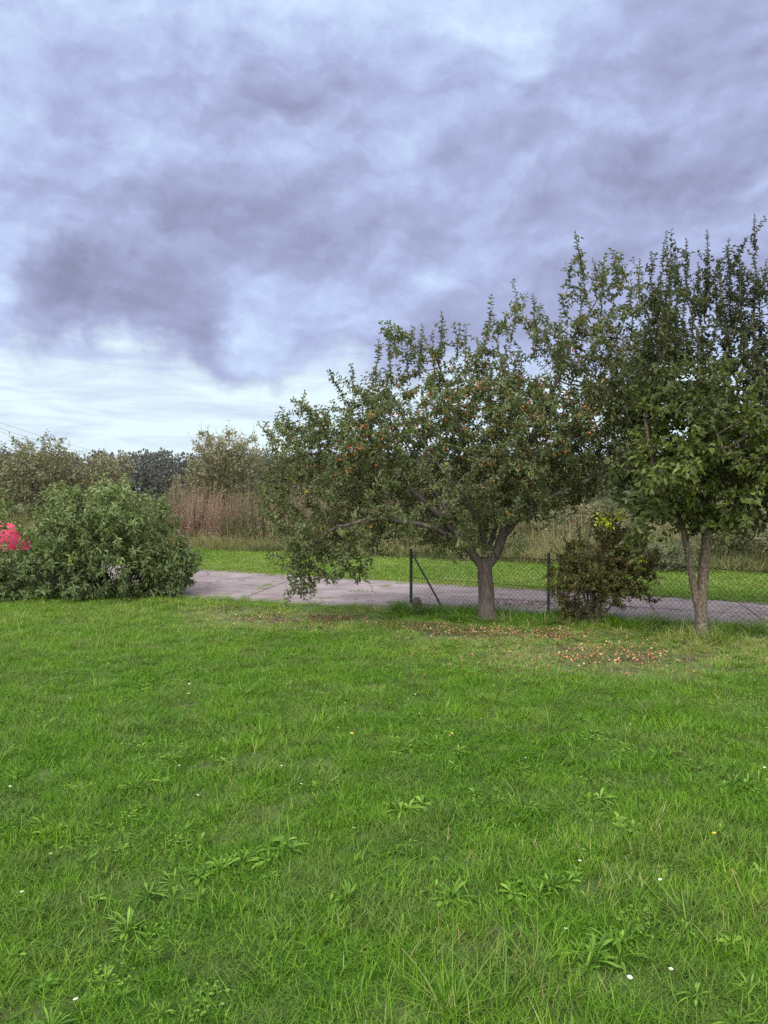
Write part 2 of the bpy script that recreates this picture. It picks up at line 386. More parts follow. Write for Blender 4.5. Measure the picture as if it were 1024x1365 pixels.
GRASS = leaf_mat('grass_blade', [(0, (0.032, 0.091, 0.006)), (.3, (0.071, 0.180, 0.009)), (.62, (0.121, 0.263, 0.013)), (.88, (0.172, 0.309, 0.033)), (.96, (0.279, 0.309, 0.095)), (1, (0.372, 0.340, 0.162))], .28, .6, 'tint', True, .2)
WEED = leaf_mat('weed_leaf', [(0, (.055, .135, .014)), (.5, (.11, .235, .020)), (1, (.21, .34, .05))], .26, .5, 'tint', True, .25)

fine = [blade_mesh('fine%d' % i, GRASS, 190, .17, h, .0034, lean=.9, curve=.8) for i, h in enumerate((.045, .055, .05, .062))]
mid_ = [blade_mesh('mid%d' % i, GRASS, 60, .12, h, .0048, lean=.6, curve=.7) for i, h in enumerate((.08, .10, .09))]
tuft = [blade_mesh('tuft%d' % i, GRASS, 46, .035, h, .0062, lean=.55, curve=.9, seg=4, center=True) for i, h in enumerate((.15, .18, .13))]
thatch = [blade_mesh('thatch%d' % i, GRASS, 110, .16, .045, .0034, lean=1.9, curve=.4) for i in range(2)]
CG = clump_collection('lawn_clumps', fine+mid_+tuft+thatch)      # 0-3, 4-6, 7-9, 10-11
ros = [rosette('ros%d' % i, WEED, n, L, w, up) for i, (n, L, w, up) in enumerate(((12, .12, .020, 1.2), (16, .15, .016, 1.35), (9, .10, .026, 1.0), (20, .16, .014, 1.4)))]
clo = [clover('clo%d' % i, WEED, 34, .17) for i in range(2)]
CW = clump_collection('weed_clumps', ros+clo)

def in_lawn(x, y): return (y < near_y(x)+.05) & (np.abs(x) < .56*y+1.6) & (y > 1.9)
def lawn():
    A = 17*24; n = int(A*125); x = rng.uniform(-10, 10, n*1); y = rng.uniform(1.9, 19, n); k = in_lawn(x, y); x, y = x[k], y[k]
    # more clumps close by, fewer far off
    k = rng.random(len(x)) < np.clip(1.25-.055*y, .5, 1); x, y = x[k], y[k]; n = len(x)
    w = worn(x, y); big = vnoise(x, y, 1.6, 1); med = vnoise(x, y, .55, 2); sm = vnoise(x, y, .22, 3)
    k = rng.random(n) > w*.93; x, y, w, big, med, sm = (q[k] for q in (x, y, w, big, med, sm)); n = len(x)
    dry = np.exp(-((y-10.7)/1.55)**2)*np.clip((x+.6)/2.2, 0, 1)      # thin dry grass under the two trees
    dry = np.maximum(dry, .7*np.exp(-((y-12.4)/1.0)**2)*(x < 0)*(x > -3.2))
    idx = rng.integers(0, 4, n)
    lush = big*.45+med*.35+sm*.2
    pick = rng.random(n)
    idx = np.where(pick < .16+.42*(lush > .54), rng.integers(4, 7, n), idx)
    idx = np.where((pick > .990)&(dry < .3)|((pick > .93)&(lush > .66)&(dry < .3)), rng.integers(7, 10, n), idx)
    idx = np.where((rng.random(n) < .10+.5*w+.25*dry), rng.integers(10, 12, n), idx)
    h = .46+.66*lush-.35*w-.30*dry
    tint = .20+.42*lush+rng.normal(0, .06, n)+.28*w+.50*dry*(.4+sm)+.10*np.clip((y-6)/6, 0, 1)
    # long unmown grass along the foot of the fence and round the trunks
    fd = near_y(x)-y; strip = np.exp(-((fd-.35)/.42)**2)*(x > .2)
    for c, r_ in ((G(650, 828), .45), (G(935, 850), .7), (G(790, 830), .5)):
        strip = np.maximum(strip, np.exp(-((x-c[0])**2+(y-c[1])**2)/r_**2)*.8)
    strip = strip*(w < .4)
    idx = np.where(rng.random(n) < strip*.75, rng.integers(7, 10, n), idx)
    h = h+strip*.55; tint = tint-strip*.32
    tint = np.clip(tint, .02, 1)
    scatter('lawn_grass', np.stack([x, y, np.zeros(n)], 1), zrot(n), scl3(rng.uniform(.85, 1.25, n), h), tint, idx, CG, 'uneven green lawn grass filling the garden')
    # broad leaved weeds
    n = 5200; x = rng.uniform(-9, 9, n); y = rng.uniform(2, 13, n); k = in_lawn(x, y)&(worn(x, y) < .5); x, y = x[k], y[k]
    k = rng.random(len(x)) < (vnoise(x, y, .7, 11)*1.7-.55); x, y = x[k], y[k]
    spots = [(250, 1180), (300, 1160), (335, 1150), (210, 1210), (780, 1290), (825, 1265), (800, 1280), (600, 1205), (840, 1110), (800, 1075), (560, 1075), (530, 1085), (985, 1050), (1010, 1045), (390, 1140), (190, 1055), (440, 1210), (160, 1250), (690, 1200), (610, 1010), (730, 1190)]
    sp = np.array([G(*q)[:2] for q in spots for _ in range(3)])+rng.normal(0, .05, (len(spots)*3, 2))
    x = np.concatenate([x, sp[:, 0]]); y = np.concatenate([y, sp[:, 1]]); n = len(x)
    s_ = rng.uniform(.4, .85, n); s_[-len(sp):] = rng.uniform(.75, 1.1, len(sp))
    idx = rng.integers(0, 4, n); idx[:-len(sp)] = np.where(rng.random(n-len(sp)) < .18, rng.integers(4, 6, n-len(sp)), idx[:-len(sp)])
    scatter('broadleaf_weeds', np.stack([x, y, np.full(n, .012)], 1), zrot(n), scl3(s_, rng.uniform(.8, 1.2, n)), np.clip(rng.normal(.45, .15, n), 0, 1), idx, CW, 'plantain and clover leaves growing among the lawn grass')
lawn()

# mown verge across the road
def verge():
    far_b = [blade_mesh('vb%d' % i, GRASS, 210, .34, .06, .007, lean=.9, curve=.7, seg=2) for i in range(3)]
    C = clump_collection('verge_clumps', far_b)
    n = 42000; x = rng.uniform(-20, 20, n); y = rng.uniform(10, 36, n)
    k = (y > far_y(x)-.02)&(y < verge_y(x)+.8)&(np.abs(x) < .56*y+2.5); x, y = x[k], y[k]; n = len(x)
    t = .48+.22*vnoise(x, y, 2.2, 21)+.12*np.exp(-((y-far_y(x))/.35)**2)+.05*rng.normal(0, 1, n)
    scatter('verge_grass', np.stack([x, y, np.zeros(n)], 1), zrot(n), scl3(rng.uniform(.8, 1.2, n), rng.uniform(.6, 1.1, n)), t, rng.integers(0, 3, n), C, 'bright mown grass strip on the far side of the road')
    # grass and weeds in the road joints
    pts = []
    for a, b_ in (((318, 801), (345, 786)), ((345, 786), (402, 764)), ((300, 763), (400, 771)), ((470, 790), (540, 779)), ((400, 796), (545, 806)), ((880, 831), (1024, 841)), ((262, 796), (330, 802))):
        A, B_ = G(*a), G(*b_); m = int(np.linalg.norm(A-B_)*9)
        t_ = rng.random(m)[:, None]; pts.append(A+(B_-A)*t_+rng.normal(0, .035, (m, 3)))
    pts = np.concatenate(pts); pts[:, 2] = .01; n = len(pts)
    scatter('joint_weeds', pts, zrot(n), scl3(rng.uniform(.15, .4, n), rng.uniform(1.0, 2.5, n)), rng.uniform(.3, .8, n), rng.integers(0, 3, n), C, 'weeds growing from the joints of the concrete road')
verge()

# ---------------------------------------------------------------- rough grass, reeds
ROUGH = leaf_mat('rough_grass', [(0, (.07, .11, .04)), (.35, (.13, .16, .06)), (.6, (.22, .21, .10)), (.8, (.33, .27, .16)), (1, (.42, .34, .22))], .3, .6, 'tint', True, .2)
REED = leaf_mat('tall_weed', [(0, (.07, .09, .04)), (.35, (.12, .12, .06)), (.6, (.24, .175, .13)), (.8, (.31, .19, .16)), (1, (.38, .29, .23))], .25, .7, 'tint', True, .15)
def weed_stalks(name, n, rad, h):
    Vs, Fq = [], []; B, D, N, L = [], [], [], []
    for _ in range(n):
        a = rng.random()*6.28; r = rad*math.sqrt(rng.random()); b0 = np.array([r*math.cos(a), r*math.sin(a), 0]); H = h*rng.uniform(.6, 1.15)
        ln = rng.normal(0, .10, 2); tp = b0+np.array([ln[0]*H, ln[1]*H, H])
        tube(Vs, Fq, [b0, (b0+tp)/2+[ln[0]*.1, 0, 0], tp], [.008, .006, .003], 3)
        m = int(H*26); s = rng.random(m)**.7
        B.append(b0+(tp-b0)*s[:, None]); D.append(np.stack([rng.normal(0, 1, m), rng.normal(0, 1, m), rng.uniform(.2, 1.6, m)], 1)); L.append((.13-.08*s)*rng.uniform(.6, 1.2, m))
    B, D, L = np.concatenate(B), np.concatenate(D), np.concatenate(L); o = sum(map(len, Vs)); V2, F2 = rhomb_geo(B, D, rng.normal(0, 1, B.shape), L, L*.28)
    Vs.append(V2); nf = sum(map(len, Fq)); return meshdata(name, np.concatenate(Vs), Fq+[F2+o], REED, np.concatenate([np.full(nf, .6), rng.random(len(F2))]))
def rough():
    rb = [blade_mesh('rg%d' % i, ROUGH, 90, .40, .50, .014, lean=.55, curve=.8, seg=3, hs=.35) for i in range(3)]+[blade_mesh('rgl%d' % i, ROUGH, 60, .35, .85, .014, lean=.4, curve=.6, seg=3) for i in range(2)]
    C = clump_collection('rough_clumps', rb)
    n = 15000; x = rng.uniform(-22, 24, n); y = rng.uniform(11, 44, n)
    d = y-verge_y(x); k = (d > .3)&(d < 14)&(np.abs(x) < .56*y+3); k &= rng.random(n) < np.clip(1.1-d*.07, .3, 1); x, y, d = x[k], y[k], d[k]; n = len(x)
    idx = np.where(d < 1.6, rng.integers(0, 3, n), rng.integers(0, 5, n))
    t = .10+.38*vnoise(x, y, 1.3, 31)+.10*rng.normal(0, 1, n)+.10*np.clip(d/3, 0, 1)+.12*(x < -2)
    scatter('rough_grass', np.stack([x, y, np.zeros(n)], 1), zrot(n), scl3(rng.uniform(.7, 1.2, n), .6+.5*np.clip(d/3, 0, 1)), np.clip(t, 0, 1), idx, C, 'tall pale seeding grass behind the mown strip')
    st = [weed_stalks('ws%d' % i, 16, .5, h) for i, h in enumerate((1.5, 1.9, 2.3))]; C2 = clump_collection('stalk_clumps', st)
    pts = []
    for k in range(900):
        px = rng.uniform(150, 1060) if k % 3 == 0 else rng.choice([235, 262, 300, 345, 375])+rng.normal(0, 13); dd = rng.uniform(1.8, 9)
        D = rng.uniform(25, 37); c = P(px, 700, D); 
        if D-verge_y(c[0]) > 2.0: pts.append((c[0], D, 0, px))
    pts = np.array(pts); n = len(pts); px = pts[:, 3]; m = vnoise(pts[:, 0], pts[:, 1], 1.4, 41)
    t = np.where(px < 410, .40+.75*(m-.3), .15+.5*m)+rng.normal(0, .07, n)
    hs = np.where(px < 230, .70, np.where(px < 410, .90, .75))*rng.uniform(.55, 1.1, n)
    scatter('tall_weeds', pts[:, :3], zrot(n, .05), scl3(np.full(n, 1.), hs), np.clip(t, 0, 1), rng.integers(0, 3, n), C2, 'reddish brown tall weeds standing behind the rough grass')
rough()

# ---------------------------------------------------------------- trees
def colonize(nodes, par, attr, step=.13, infl=1.2, kill=.22, iters=90, trop=(0, 0, .05), jit=.15):
    nodes = [np.array(p, float) for p in nodes]; par = list(par); A = np.array(attr); Nn = np.array(nodes)
    d = np.linalg.norm(A[:, None]-Nn[None], axis=2); ni = d.argmin(1); nd = d.min(1); kids = {}
    trop = np.array(trop)
    for it in range(iters):
        if not len(A): break
        act = nd < infl
        if not act.any():
            infl *= 1.5
            if infl > 6: break
            continue
        src, inv = np.unique(ni[act], return_inverse=True)
        vec = nrm(A[act]-Nn[ni[act]]); acc = np.zeros((len(src), 3)); np.add.at(acc, inv, vec)
        dirs = nrm(nrm(acc)+trop+rng.normal(0, jit, acc.shape)); new = Nn[src]+dirs*step
        ok = []
        for s_, p_ in zip(src, new):
            ks = kids.setdefault(int(s_), [])
            if len(ks) < 4 and all(np.linalg.norm(p_-q) > step*.45 for q in ks):
                ks.append(p_); ok.append(True)
            else: ok.append(False)
        ok = np.array(ok)
        if not ok.any():
            # drop the attractors that can no longer pull anything
            far = np.ones(len(A), bool); far[np.where(act)[0]] = False; A, ni, nd = A[far], ni[far], nd[far]; continue
        new = new[ok]; ids = np.arange(len(Nn), len(Nn)+len(new)); par += [int(q) for q in src[ok]]; Nn = np.vstack([Nn, new])
        d = np.linalg.norm(A[:, None]-new[None], axis=2); mi = d.argmin(1); md = d[np.arange(len(A)), mi]
        u = md < nd; ni[u] = ids[mi[u]]; nd[u] = md[u]
        k = nd > kill; A, ni, nd = A[k], ni[k], nd[k]
    return Nn, np.array(par)

def skeleton(limbs):
    """limbs: lists of ((x,y,z) points, first may join an earlier limb). Returns nodes, parents, radii."""
    nodes, par, rad = [], [], []
    for pts, r0, r1 in limbs:
        pts = np.array(pts, float)
        seg = np.linalg.norm(np.diff(pts, axis=0), axis=1); Ln = seg.sum(); n = max(2, int(Ln/.12)); s = np.linspace(0, Ln, n+1); cs = np.concatenate([[0], np.cumsum(seg)])
        q = np.stack([np.interp(s, cs, pts[:, i]) for i in range(3)], 1)
        for _ in range(2): q[1:-1] = (q[:-2]+2*q[1:-1]+q[2:])/4
        q[1:-1] += rng.normal(0, .003 if r0 > .05 else .008, q[1:-1].shape)
        if not nodes: prev = -1; st = 0
        else:
            dd = np.linalg.norm(np.array(nodes)-q[0], axis=1); prev = int(dd.argmin()); st = 1
        for i in range(st, len(q)):
            nodes.append(q[i]); par.append(prev); prev = len(nodes)-1; rad.append(r0+(r1-r0)*i/n)
    return nodes, par, rad

def wood(Nn, par, given, tip=.004, expo=2.35, cap=None):
    n = len(Nn); r = np.zeros(n); des = np.zeros(n, int); kids = [[] for _ in range(n)]
    for i in range(n-1, -1, -1):
        if par[i] >= 0: kids[par[i]].append(i)
    acc = np.zeros(n)
    for i in range(n-1, -1, -1):      # children always come later than parents
        if not kids[i]: acc[i] = tip**expo
        r[i] = acc[i]**(1/expo)
        if par[i] >= 0: acc[par[i]] += acc[i]; des[par[i]] += des[i]+1
    for i, g in enumerate(given): r[i] = max(min(r[i], g*1.05), g*.9)*(1+.45*math.exp(-max(0, Nn[i][2])/.07) if g > .03 else 1)
    if cap: r = np.minimum(r, cap)
    chains = []; stack = [(0, None)]
    while stack:
        i, p0 = stack.pop(); ch = [p0, i] if p0 is not None else [i]; cur = i
        while kids[cur]:
            ks = sorted(kids[cur], key=lambda q: -r[q]); 
            for q in ks[1:]: stack.append((q, cur))
            cur = ks[0]; ch.append(cur)
        if len(ch) > 1: chains.append(ch)
    V, Fq = [], []
    for ch in chains:
        rr = r[ch].copy()
        if len(ch) > 2 and ch[0] != 0: rr[0] = min(rr[0], rr[1]*1.15)
        tube(V, Fq, Nn[ch], rr, 12 if rr.max() > .05 else 7 if rr.max() > .015 else 4)
    return r, des, kids, V, Fq

def shoot(start, d, L, bend=(0, 0, .3), jit=.05, stp=.05):
    m = max(2, int(L/stp)); p = np.array(start, float); d = nrm(np.array(d, float)); out = [p.copy()]
    for _ in range(m):
        d = nrm(d+np.array(bend)*.12+rng.normal(0, jit, 3)); p = p+d*(L/m); out.append(p.copy())
    return np.array(out)
def leaves_along(line, spacing, L, Wr, spread=.8, upb=.5, st=0.):
    seg = np.diff(line, axis=0); sl_ = np.linalg.norm(seg, axis=1); Ln = sl_.sum(); m = max(1, int(Ln/spacing)); s = np.linspace(st*Ln, Ln*.999, m); cs = np.concatenate([[0], np.cumsum(sl_)])
    B = np.stack([np.interp(s, cs, line[:, i]) for i in range(3)], 1); T = nrm(seg[np.clip(np.searchsorted(cs, s)-1, 0, len(seg)-1)])
    a = np.arange(m)*2.4+rng.random()*6; q = nrm(rng.normal(0, 1, (1, 3))+np.zeros((m, 3))); U = nrm(np.cross(T, q)); Vv = np.cross(T, U)
    out = U*np.cos(a)[:, None]+Vv*np.sin(a)[:, None]
    D = nrm(T*(1-spread)+out*spread+rng.normal(0, .18, (m, 3))); N = nrm(T*.5+np.array([0, 0, upb])+rng.normal(0, .35, (m, 3)))
    return B, D, N, L*rng.uniform(.65, 1.15, m)

def sample_blobs(blobs, D0, dens, gap=.42, cut=.26):
    pts = []
    for (x, y, rx, ry, rd, *e) in blobs:
        off = e[0] if e else 0; D = D0+off; c = P(x, y, D); a, bz = rx/F*D, ry/F*D; n = max(6, int(dens*(e[1] if len(e) > 1 else 1)*4.19*a*bz*rd))
        q = rng.normal(0, 1, (n, 3)); q = nrm(q)*(rng.random((n, 1))**(1/2.4)); pts.append(c+q*np.array([a, rd, bz]))
    A = np.concatenate(pts); g = .5*vnoise(A[:, 0]+.4*A[:, 1], A[:, 2]-.3*A[:, 1], gap, 61)+.5*vnoise(A[:, 1]+.5*A[:, 2], A[:, 0]-.4*A[:, 2], gap, 62)
    return A[g > np.quantile(g, cut)]

BARK = simple_mat('bark', (.135, .105, .098), .9, .5, 34, 1.0, col2=(.045, .034, .032), stretch=(1, 1, .22))
BARK2 = simple_mat('bark_cherry', (.20, .165, .125), .85, .5, 30, 1.0, col2=(.055, .038, .036), stretch=(1, 1, .7))

def tree(name, label, cat, base, limbs, attr, shoots, mats, leafL, leafW, group=None, dens=(2, .022), twigdes=14, tipL=(.15, .38), kill=.22, step=.13, infl=1.2, barkm=None, trop=(0, 0, .05), sh_sp=.022, lsize=None, tonef=None, simple=False, tip=.004, crown='crown', bend=(0, 0, .3), upb=.5, tips=1.0, clus=(2, 5, .07), extra=(), keep=None):
    root = empty(name, (base[0], base[1], 0)); lab(root, label, cat, group)
    nodes, par, rad = skeleton(limbs); Nn, par = colonize(nodes, par, attr, step, infl, kill, trop=trop)
    r, des, kids, V, Fq = wood(Nn, par, rad, tip)
    ns = len(nodes); B, D, N, L = [], [], [], []
    T = np.zeros_like(Nn); T[1:] = nrm(Nn[1:]-Nn[np.maximum(par[1:], 0)])
    cen = Nn.mean(0)
    for i in range(len(Nn)):
        if des[i] > twigdes or (i < ns and kids[i]): continue
        line = np.array([Nn[par[i]], Nn[i]])
        b_, d_, n_, l_ = leaves_along(line, step/dens[0], leafL, 0, .75, upb); B.append(b_); D.append(d_); N.append(n_); L.append(l_)
        if (not kids[i]) and rng.random() < tips or rng.random() < .10*tips:
            o = Nn[i]-cen; o[2] *= .6; dd = T[i]*.6+nrm(o)*.4+np.array([0, 0, .25])+rng.normal(0, .3, 3)
            s = shoot(Nn[i], dd, rng.uniform(*tipL), bend); tube(V, Fq, s, np.linspace(tip*.8, tip*.35, len(s)), 3)
            b_, d_, n_, l_ = leaves_along(s, dens[1], leafL, 0, .7, upb); B.append(b_); D.append(d_); N.append(n_); L.append(l_)
    for (tp, Ln, sz) in shoots:         # long upright shoots ending at tp
        tp = np.array(tp); dn = np.linalg.norm(Nn-(tp-np.array([0, 0, Ln])), axis=1); j = int(dn.argmin()); st_ = Nn[j]
        m = max(3, int(np.linalg.norm(tp-st_)/.09)); s = st_+(tp-st_)*np.linspace(0, 1, m)[:, None]; s[:, :2] = st_[:2]+(tp-st_)[:2]*(np.linspace(0, 1, m)**.7)[:, None]; s[1:-1] += rng.normal(0, .012, s[1:-1].shape)
        tube(V, Fq, s, np.linspace(.011, .003, m), 4)
        b_, d_, n_, l_ = leaves_along(s, sh_sp, leafL*sz, 0, .62, .2, .08); l_ *= np.interp(np.arange(len(l_)), [0, len(l_)*.75, len(l_)], [1, 1, .55]); B.append(b_); D.append(d_); N.append(n_); L.append(l_)
        for _ in range(int(Ln/.16)):    # short side shoots lower down
            k = rng.integers(1, max(2, int(m*.75))); s2 = shoot(s[k], np.array([rng.normal(0, .6), rng.normal(0, .6), .9]), rng.uniform(.08, .30)); tube(V, Fq, s2, np.linspace(.004, .002, len(s2)), 3)
            b_, d_, n_, l_ = leaves_along(s2, sh_sp, leafL*sz, 0, .65, .3); B.append(b_); D.append(d_); N.append(n_); L.append(l_)
    # leaf clusters on short spurs all along the twigs
    tw = np.array([i for i in range(1, len(Nn)) if des[i] <= twigdes and not (i < ns and kids[i])])
    if len(tw) and clus[0]:
        q = np.repeat(tw, clus[0]); f = rng.random((len(q), 1)); c = Nn[q]*f+Nn[par[q]]*(1-f); o = nrm(rng.normal(0, 1, (len(q), 3))+T[q]*.3+[0, 0, .25]); c = c+o*rng.uniform(.2, 1, (len(q), 1))*clus[2]
        k = clus[1]; c2 = np.repeat(c, k, 0)+rng.normal(0, clus[2]*.22, (len(c)*k, 3)); o2 = np.repeat(o, k, 0)
        B.append(c2); D.append(nrm(o2*.6+rng.normal(0, .6, c2.shape))); N.append(nrm(np.array([0, 0, upb+.2])+rng.normal(0, .42, c2.shape))); L.append(leafL*rng.uniform(.6, 1.1, len(c2)))
    for (x_, y_, r_, n_) in extra:
        c = P(x_, y_, base[1]-.75)+rng.normal(0, 1, (n_, 3))*[r_*.42, r_*.3, r_*.36]; B.append(c); D.append(rng.normal(0, 1, c.shape)+[0, 0, .2]); N.append(rng.normal(0, .5, c.shape)+[0, -.3, 1]); L.append(np.full(n_, leafL*1.25)*rng.uniform(.7, 1.2, n_))
    B, D, N, L = map(np.concatenate, (B, D, N, L))
    if keep is not None: kp = keep(B); B, D, N, L = B[kp], D[kp], N[kp], L[kp]
    if lsize is not None: L = L*lsize(B)
    Wd = L*leafW*rng.uniform(.8, 1.15, len(L))
    cl = vnoise(B[:, 0]+B[:, 2]*.7, B[:, 1]+B[:, 2]*.5, .35, 77)
    tone = .5*rng.random(len(B))+.5*cl
    if tonef is not None: tone = tonef(B, tone)
    ne = sum(e[3] for e in extra)
    if ne: tone[-ne:] = rng.uniform(.95, 1, ne)
    if simple: lv, lf = rhomb_geo(B, D, N, L, Wd); tn = tone
    else: lv, lf = leaf_geo(B, D, N, L, Wd); tn = np.repeat(tone, 2)
    obj('trunk', meshdata(name+'_trunk', shift(np.concatenate(V), root), Fq, barkm or BARK, smooth=True), root)
    obj(crown, meshdata(name+'_crown', shift(lv, root), [lf], mats, tn), root)
    print(name, 'nodes', len(Nn), 'leaves', len(B))
    return root, B, Nn

# --- plum tree in the middle
PD = G(650, 828)[1]
PLUM = leaf_mat('plum_leaf', [(0, (0.064, 0.078, 0.036)), (.35, (0.101, 0.127, 0.053)), (.62, (0.147, 0.178, 0.072)), (.80, (0.204, 0.238, 0.100)), (.93, (0.293, 0.269, 0.060)), (.97, (0.351, 0.177, 0.040)), (1, (0.293, 0.083, 0.030))], .25, .42, spec=.5)
p = lambda x, y, o=0: P(x, y, PD+o)
base = G(650, 828)
limbs = [([base-[0, 0, .08], base+[0, 0, .10], p(648, 790), p(646, 765), p(647, 752)], .160, .128),
         ([p(647, 758), p(634, 745), p(618, 722, -.1), p(590, 690, -.2), p(545, 650, -.2), p(490, 615, 0), p(430, 605, .1)], .085, .018),
         ([p(648, 756), p(664, 738), p(672, 705, .1), p(688, 660, .1), p(700, 610, 0), p(712, 575, 0), p(742, 510, .1), p(772, 430, .1)], .095, .018),
         ([p(647, 756), p(645, 715, .15), p(632, 660, .3), p(618, 590, .3), p(596, 520, .3), p(580, 470, .3)], .065, .015),
         ([p(668, 722, .05), p(700, 680, -.3), p(750, 655, -.5), p(815, 625, -.6)], .05, .015),
         ([p(620, 724, -.1), p(570, 700, -.5), p(500, 690, -.7), p(440, 705, -.6), p(402, 745, -.5)], .05, .014),
         ([p(650, 740), p(640, 700, -.5), p(620, 660, -1.1), p(600, 640, -1.5)], .05, .014),
         ([p(650, 740), p(665, 690, .5), p(690, 640, 1.1), p(700, 600, 1.5)], .05, .014),
         ([p(700, 610), p(680, 550, -.2), p(668, 480, -.2)], .035, .012), ([p(600, 690, -.2), p(560, 620, .6), p(520, 560, .8)], .035, .012)]
pblobs = [(645, 610, 150, 105, 1.8, 0, .8), (520, 600, 115, 80, 1.4), (475, 550, 50, 32, .8, 0, .9), (520, 525, 40, 30, .7, .1, .8), (415, 600, 62, 40, .9, 0, .7), (450, 690, 80, 60, .9, -.4, 1.2), (405, 762, 26, 42, .35, -.5, 2.5), (470, 745, 45, 26, .4, -.5, 2), (430, 760, 30, 28, .35, -.5, 2), (385, 680, 40, 50, .5, -.3, 1.5), (500, 690, 65, 48, .8, -.3, 1.8), (450, 735, 60, 30, .5, -.6, 2.0), (400, 715, 34, 50, .4, -.6, 2.0), (560, 695, 50, 34, .7, -.8, 1.6), (400, 775, 22, 26, .3, -.6, 2.5), (430, 640, 70, 40, .9, .1, 1.2), (490, 740, 35, 28, .4, -.5),
          (570, 540, 60, 45, .9, .2, .7), (675, 520, 75, 50, 1.0, 0, .7), (790, 480, 55, 65, .9, .1, .7), (530, 455, 28, 24, .35, .1, 1.6), (588, 450, 20, 32, .3, 0, 1.6), (560, 480, 26, 24, .4, .2, 1.2), (632, 478, 20, 28, .3, .1, 1.4), (660, 448, 17, 36, .3, -.1, 1.6), (692, 430, 16, 40, .3, .2, 1.6), (716, 435, 14, 44, .3, 0, 1.6), (740, 468, 18, 36, .3, .1, 1.4), (770, 385, 13, 62, .28, .1, 1.8), (797, 390, 13, 52, .28, 0, 1.6), (826, 385, 15, 50, .3, .2, 1.6), (850, 400, 14, 50, .3, .1, 1.4), (450, 515, 24, 18, .35, 0, 1.6), (410, 548, 18, 22, .3, .1, 1.6), (385, 572, 30, 14, .35, 0, 1.6), (800, 580, 85, 85, 1.3, 0, .7), (745, 645, 60, 38, 1.0, 0, .7), (600, 710, 70, 34, .9, -.2), (560, 725, 40, 22, .6, -.4), (700, 690, 30, 30, .5, -.4), (600, 728, 36, 16, .4, -.7, 1.8), (692, 728, 16, 26, .3, -.6, 1.5), (640, 690, 50, 26, .5, -.9, 1.5), (850, 510, 40, 80, .8, .2, .6), (540, 700, 50, 40, .8, -.3), (360, 670, 25, 45, .4, -.2)]
attr = sample_blobs(pblobs, PD, 185, .48, .30)
tops = [(765, 308), (790, 345), (822, 335), (838, 372), (710, 392), (688, 398), (655, 418), (590, 415), (560, 432), (515, 428), (505, 452), (620, 448), (640, 455), (745, 432), (726, 430), (408, 522), (440, 497), (470, 492), (500, 488), (520, 490), (545, 470), (372, 560), (352, 568), (610, 430), (575, 440), (855, 345), (775, 380), (700, 430), (805, 350)]
shoots = [(p(x+rng.normal(0, 2), y, rng.uniform(-.6, .6)), rng.uniform(.4, .8) if y < 470 else .3, 1.0) for x, y in tops]
shoots += [(p(rng.uniform(500, 850), 0, 0)*0+p(a, b_, rng.uniform(-.8, .8)), rng.uniform(.3, .6), 1.0) for a, b_ in zip(rng.uniform(520, 850, 26), rng.uniform(440, 520, 26)) if b_ > 505-(a-520)*.38]
def pkeep(B):     # an opening under the crown, over the shrub's yellow top
    x, y = proj(B); return ~((((x-815)/34)**2+((y-697)/24)**2 < 1)|(((x-700)/38)**2+((y-715)/22)**2 < 1)&(rng.random(len(B)) < .8)|((x > 612)&(x < 690)&(y > 746)))
def rkeep(B):
    x, y = proj(B); return ~((((x-815)/34)**2+((y-697)/24)**2 < 1)|(y > 768)|((x > 895)&(y > 716)&(x < 1010)))
def plum_tone(B, t):
    zz = (B[:, 2]-1.0)/4; t = .03+t*.74+.06*rng.random(len(B)); c = vnoise(B[:, 0]+B[:, 2], B[:, 1], .5, 55)
    warm = (rng.random(len(B)) < .025+.05*(c > .62))&(zz > .05); t[warm] = rng.uniform(.85, 1, warm.sum()); return t
plum, PB, PN = tree('plum_tree', 'low spreading plum tree hung with small red fruit, forked trunk at the road fence', 'tree', base, limbs, attr, shoots, PLUM, .070, .50, dens=(4.0, .018), tonef=plum_tone, keep=pkeep, tipL=(.12, .34), kill=.14, step=.10, clus=(2, 5, .085))

# fruit
FRUIT = simple_mat('plum_fruit', (.38, .05, .02), .35, .4, 3, col2=(.40, .13, .03))
def icos(r, n=8, m=5):
    V = [(0, 0, -r)]+[(r*math.sin(math.pi*j/m)*math.cos(2*math.pi*i/n), r*math.sin(math.pi*j/m)*math.sin(2*math.pi*i/n), -r*math.cos(math.pi*j/m)) for j in range(1, m) for i in range(n)]+[(0, 0, r)]
    q = [(1+(j-1)*n+i, 1+(j-1)*n+(i+1) % n, 1+j*n+(i+1) % n, 1+j*n+i) for j in range(1, m-1) for i in range(n)]
    t = [(0, 1+(i+1) % n, 1+i) for i in range(n)]+[(len(V)-1, 1+(m-2)*n+i, 1+(m-2)*n+(i+1) % n) for i in range(n)]
    return np.array(V), [np.array(q), np.array(t)]
def ball(name, r, mat, sz=1.0):
    V, Fc = icos(r); V[:, 2] *= sz; return meshdata(name, V, Fc, mat, smooth=True)
fm = ball('plum', .017, FRUIT, 1.15)
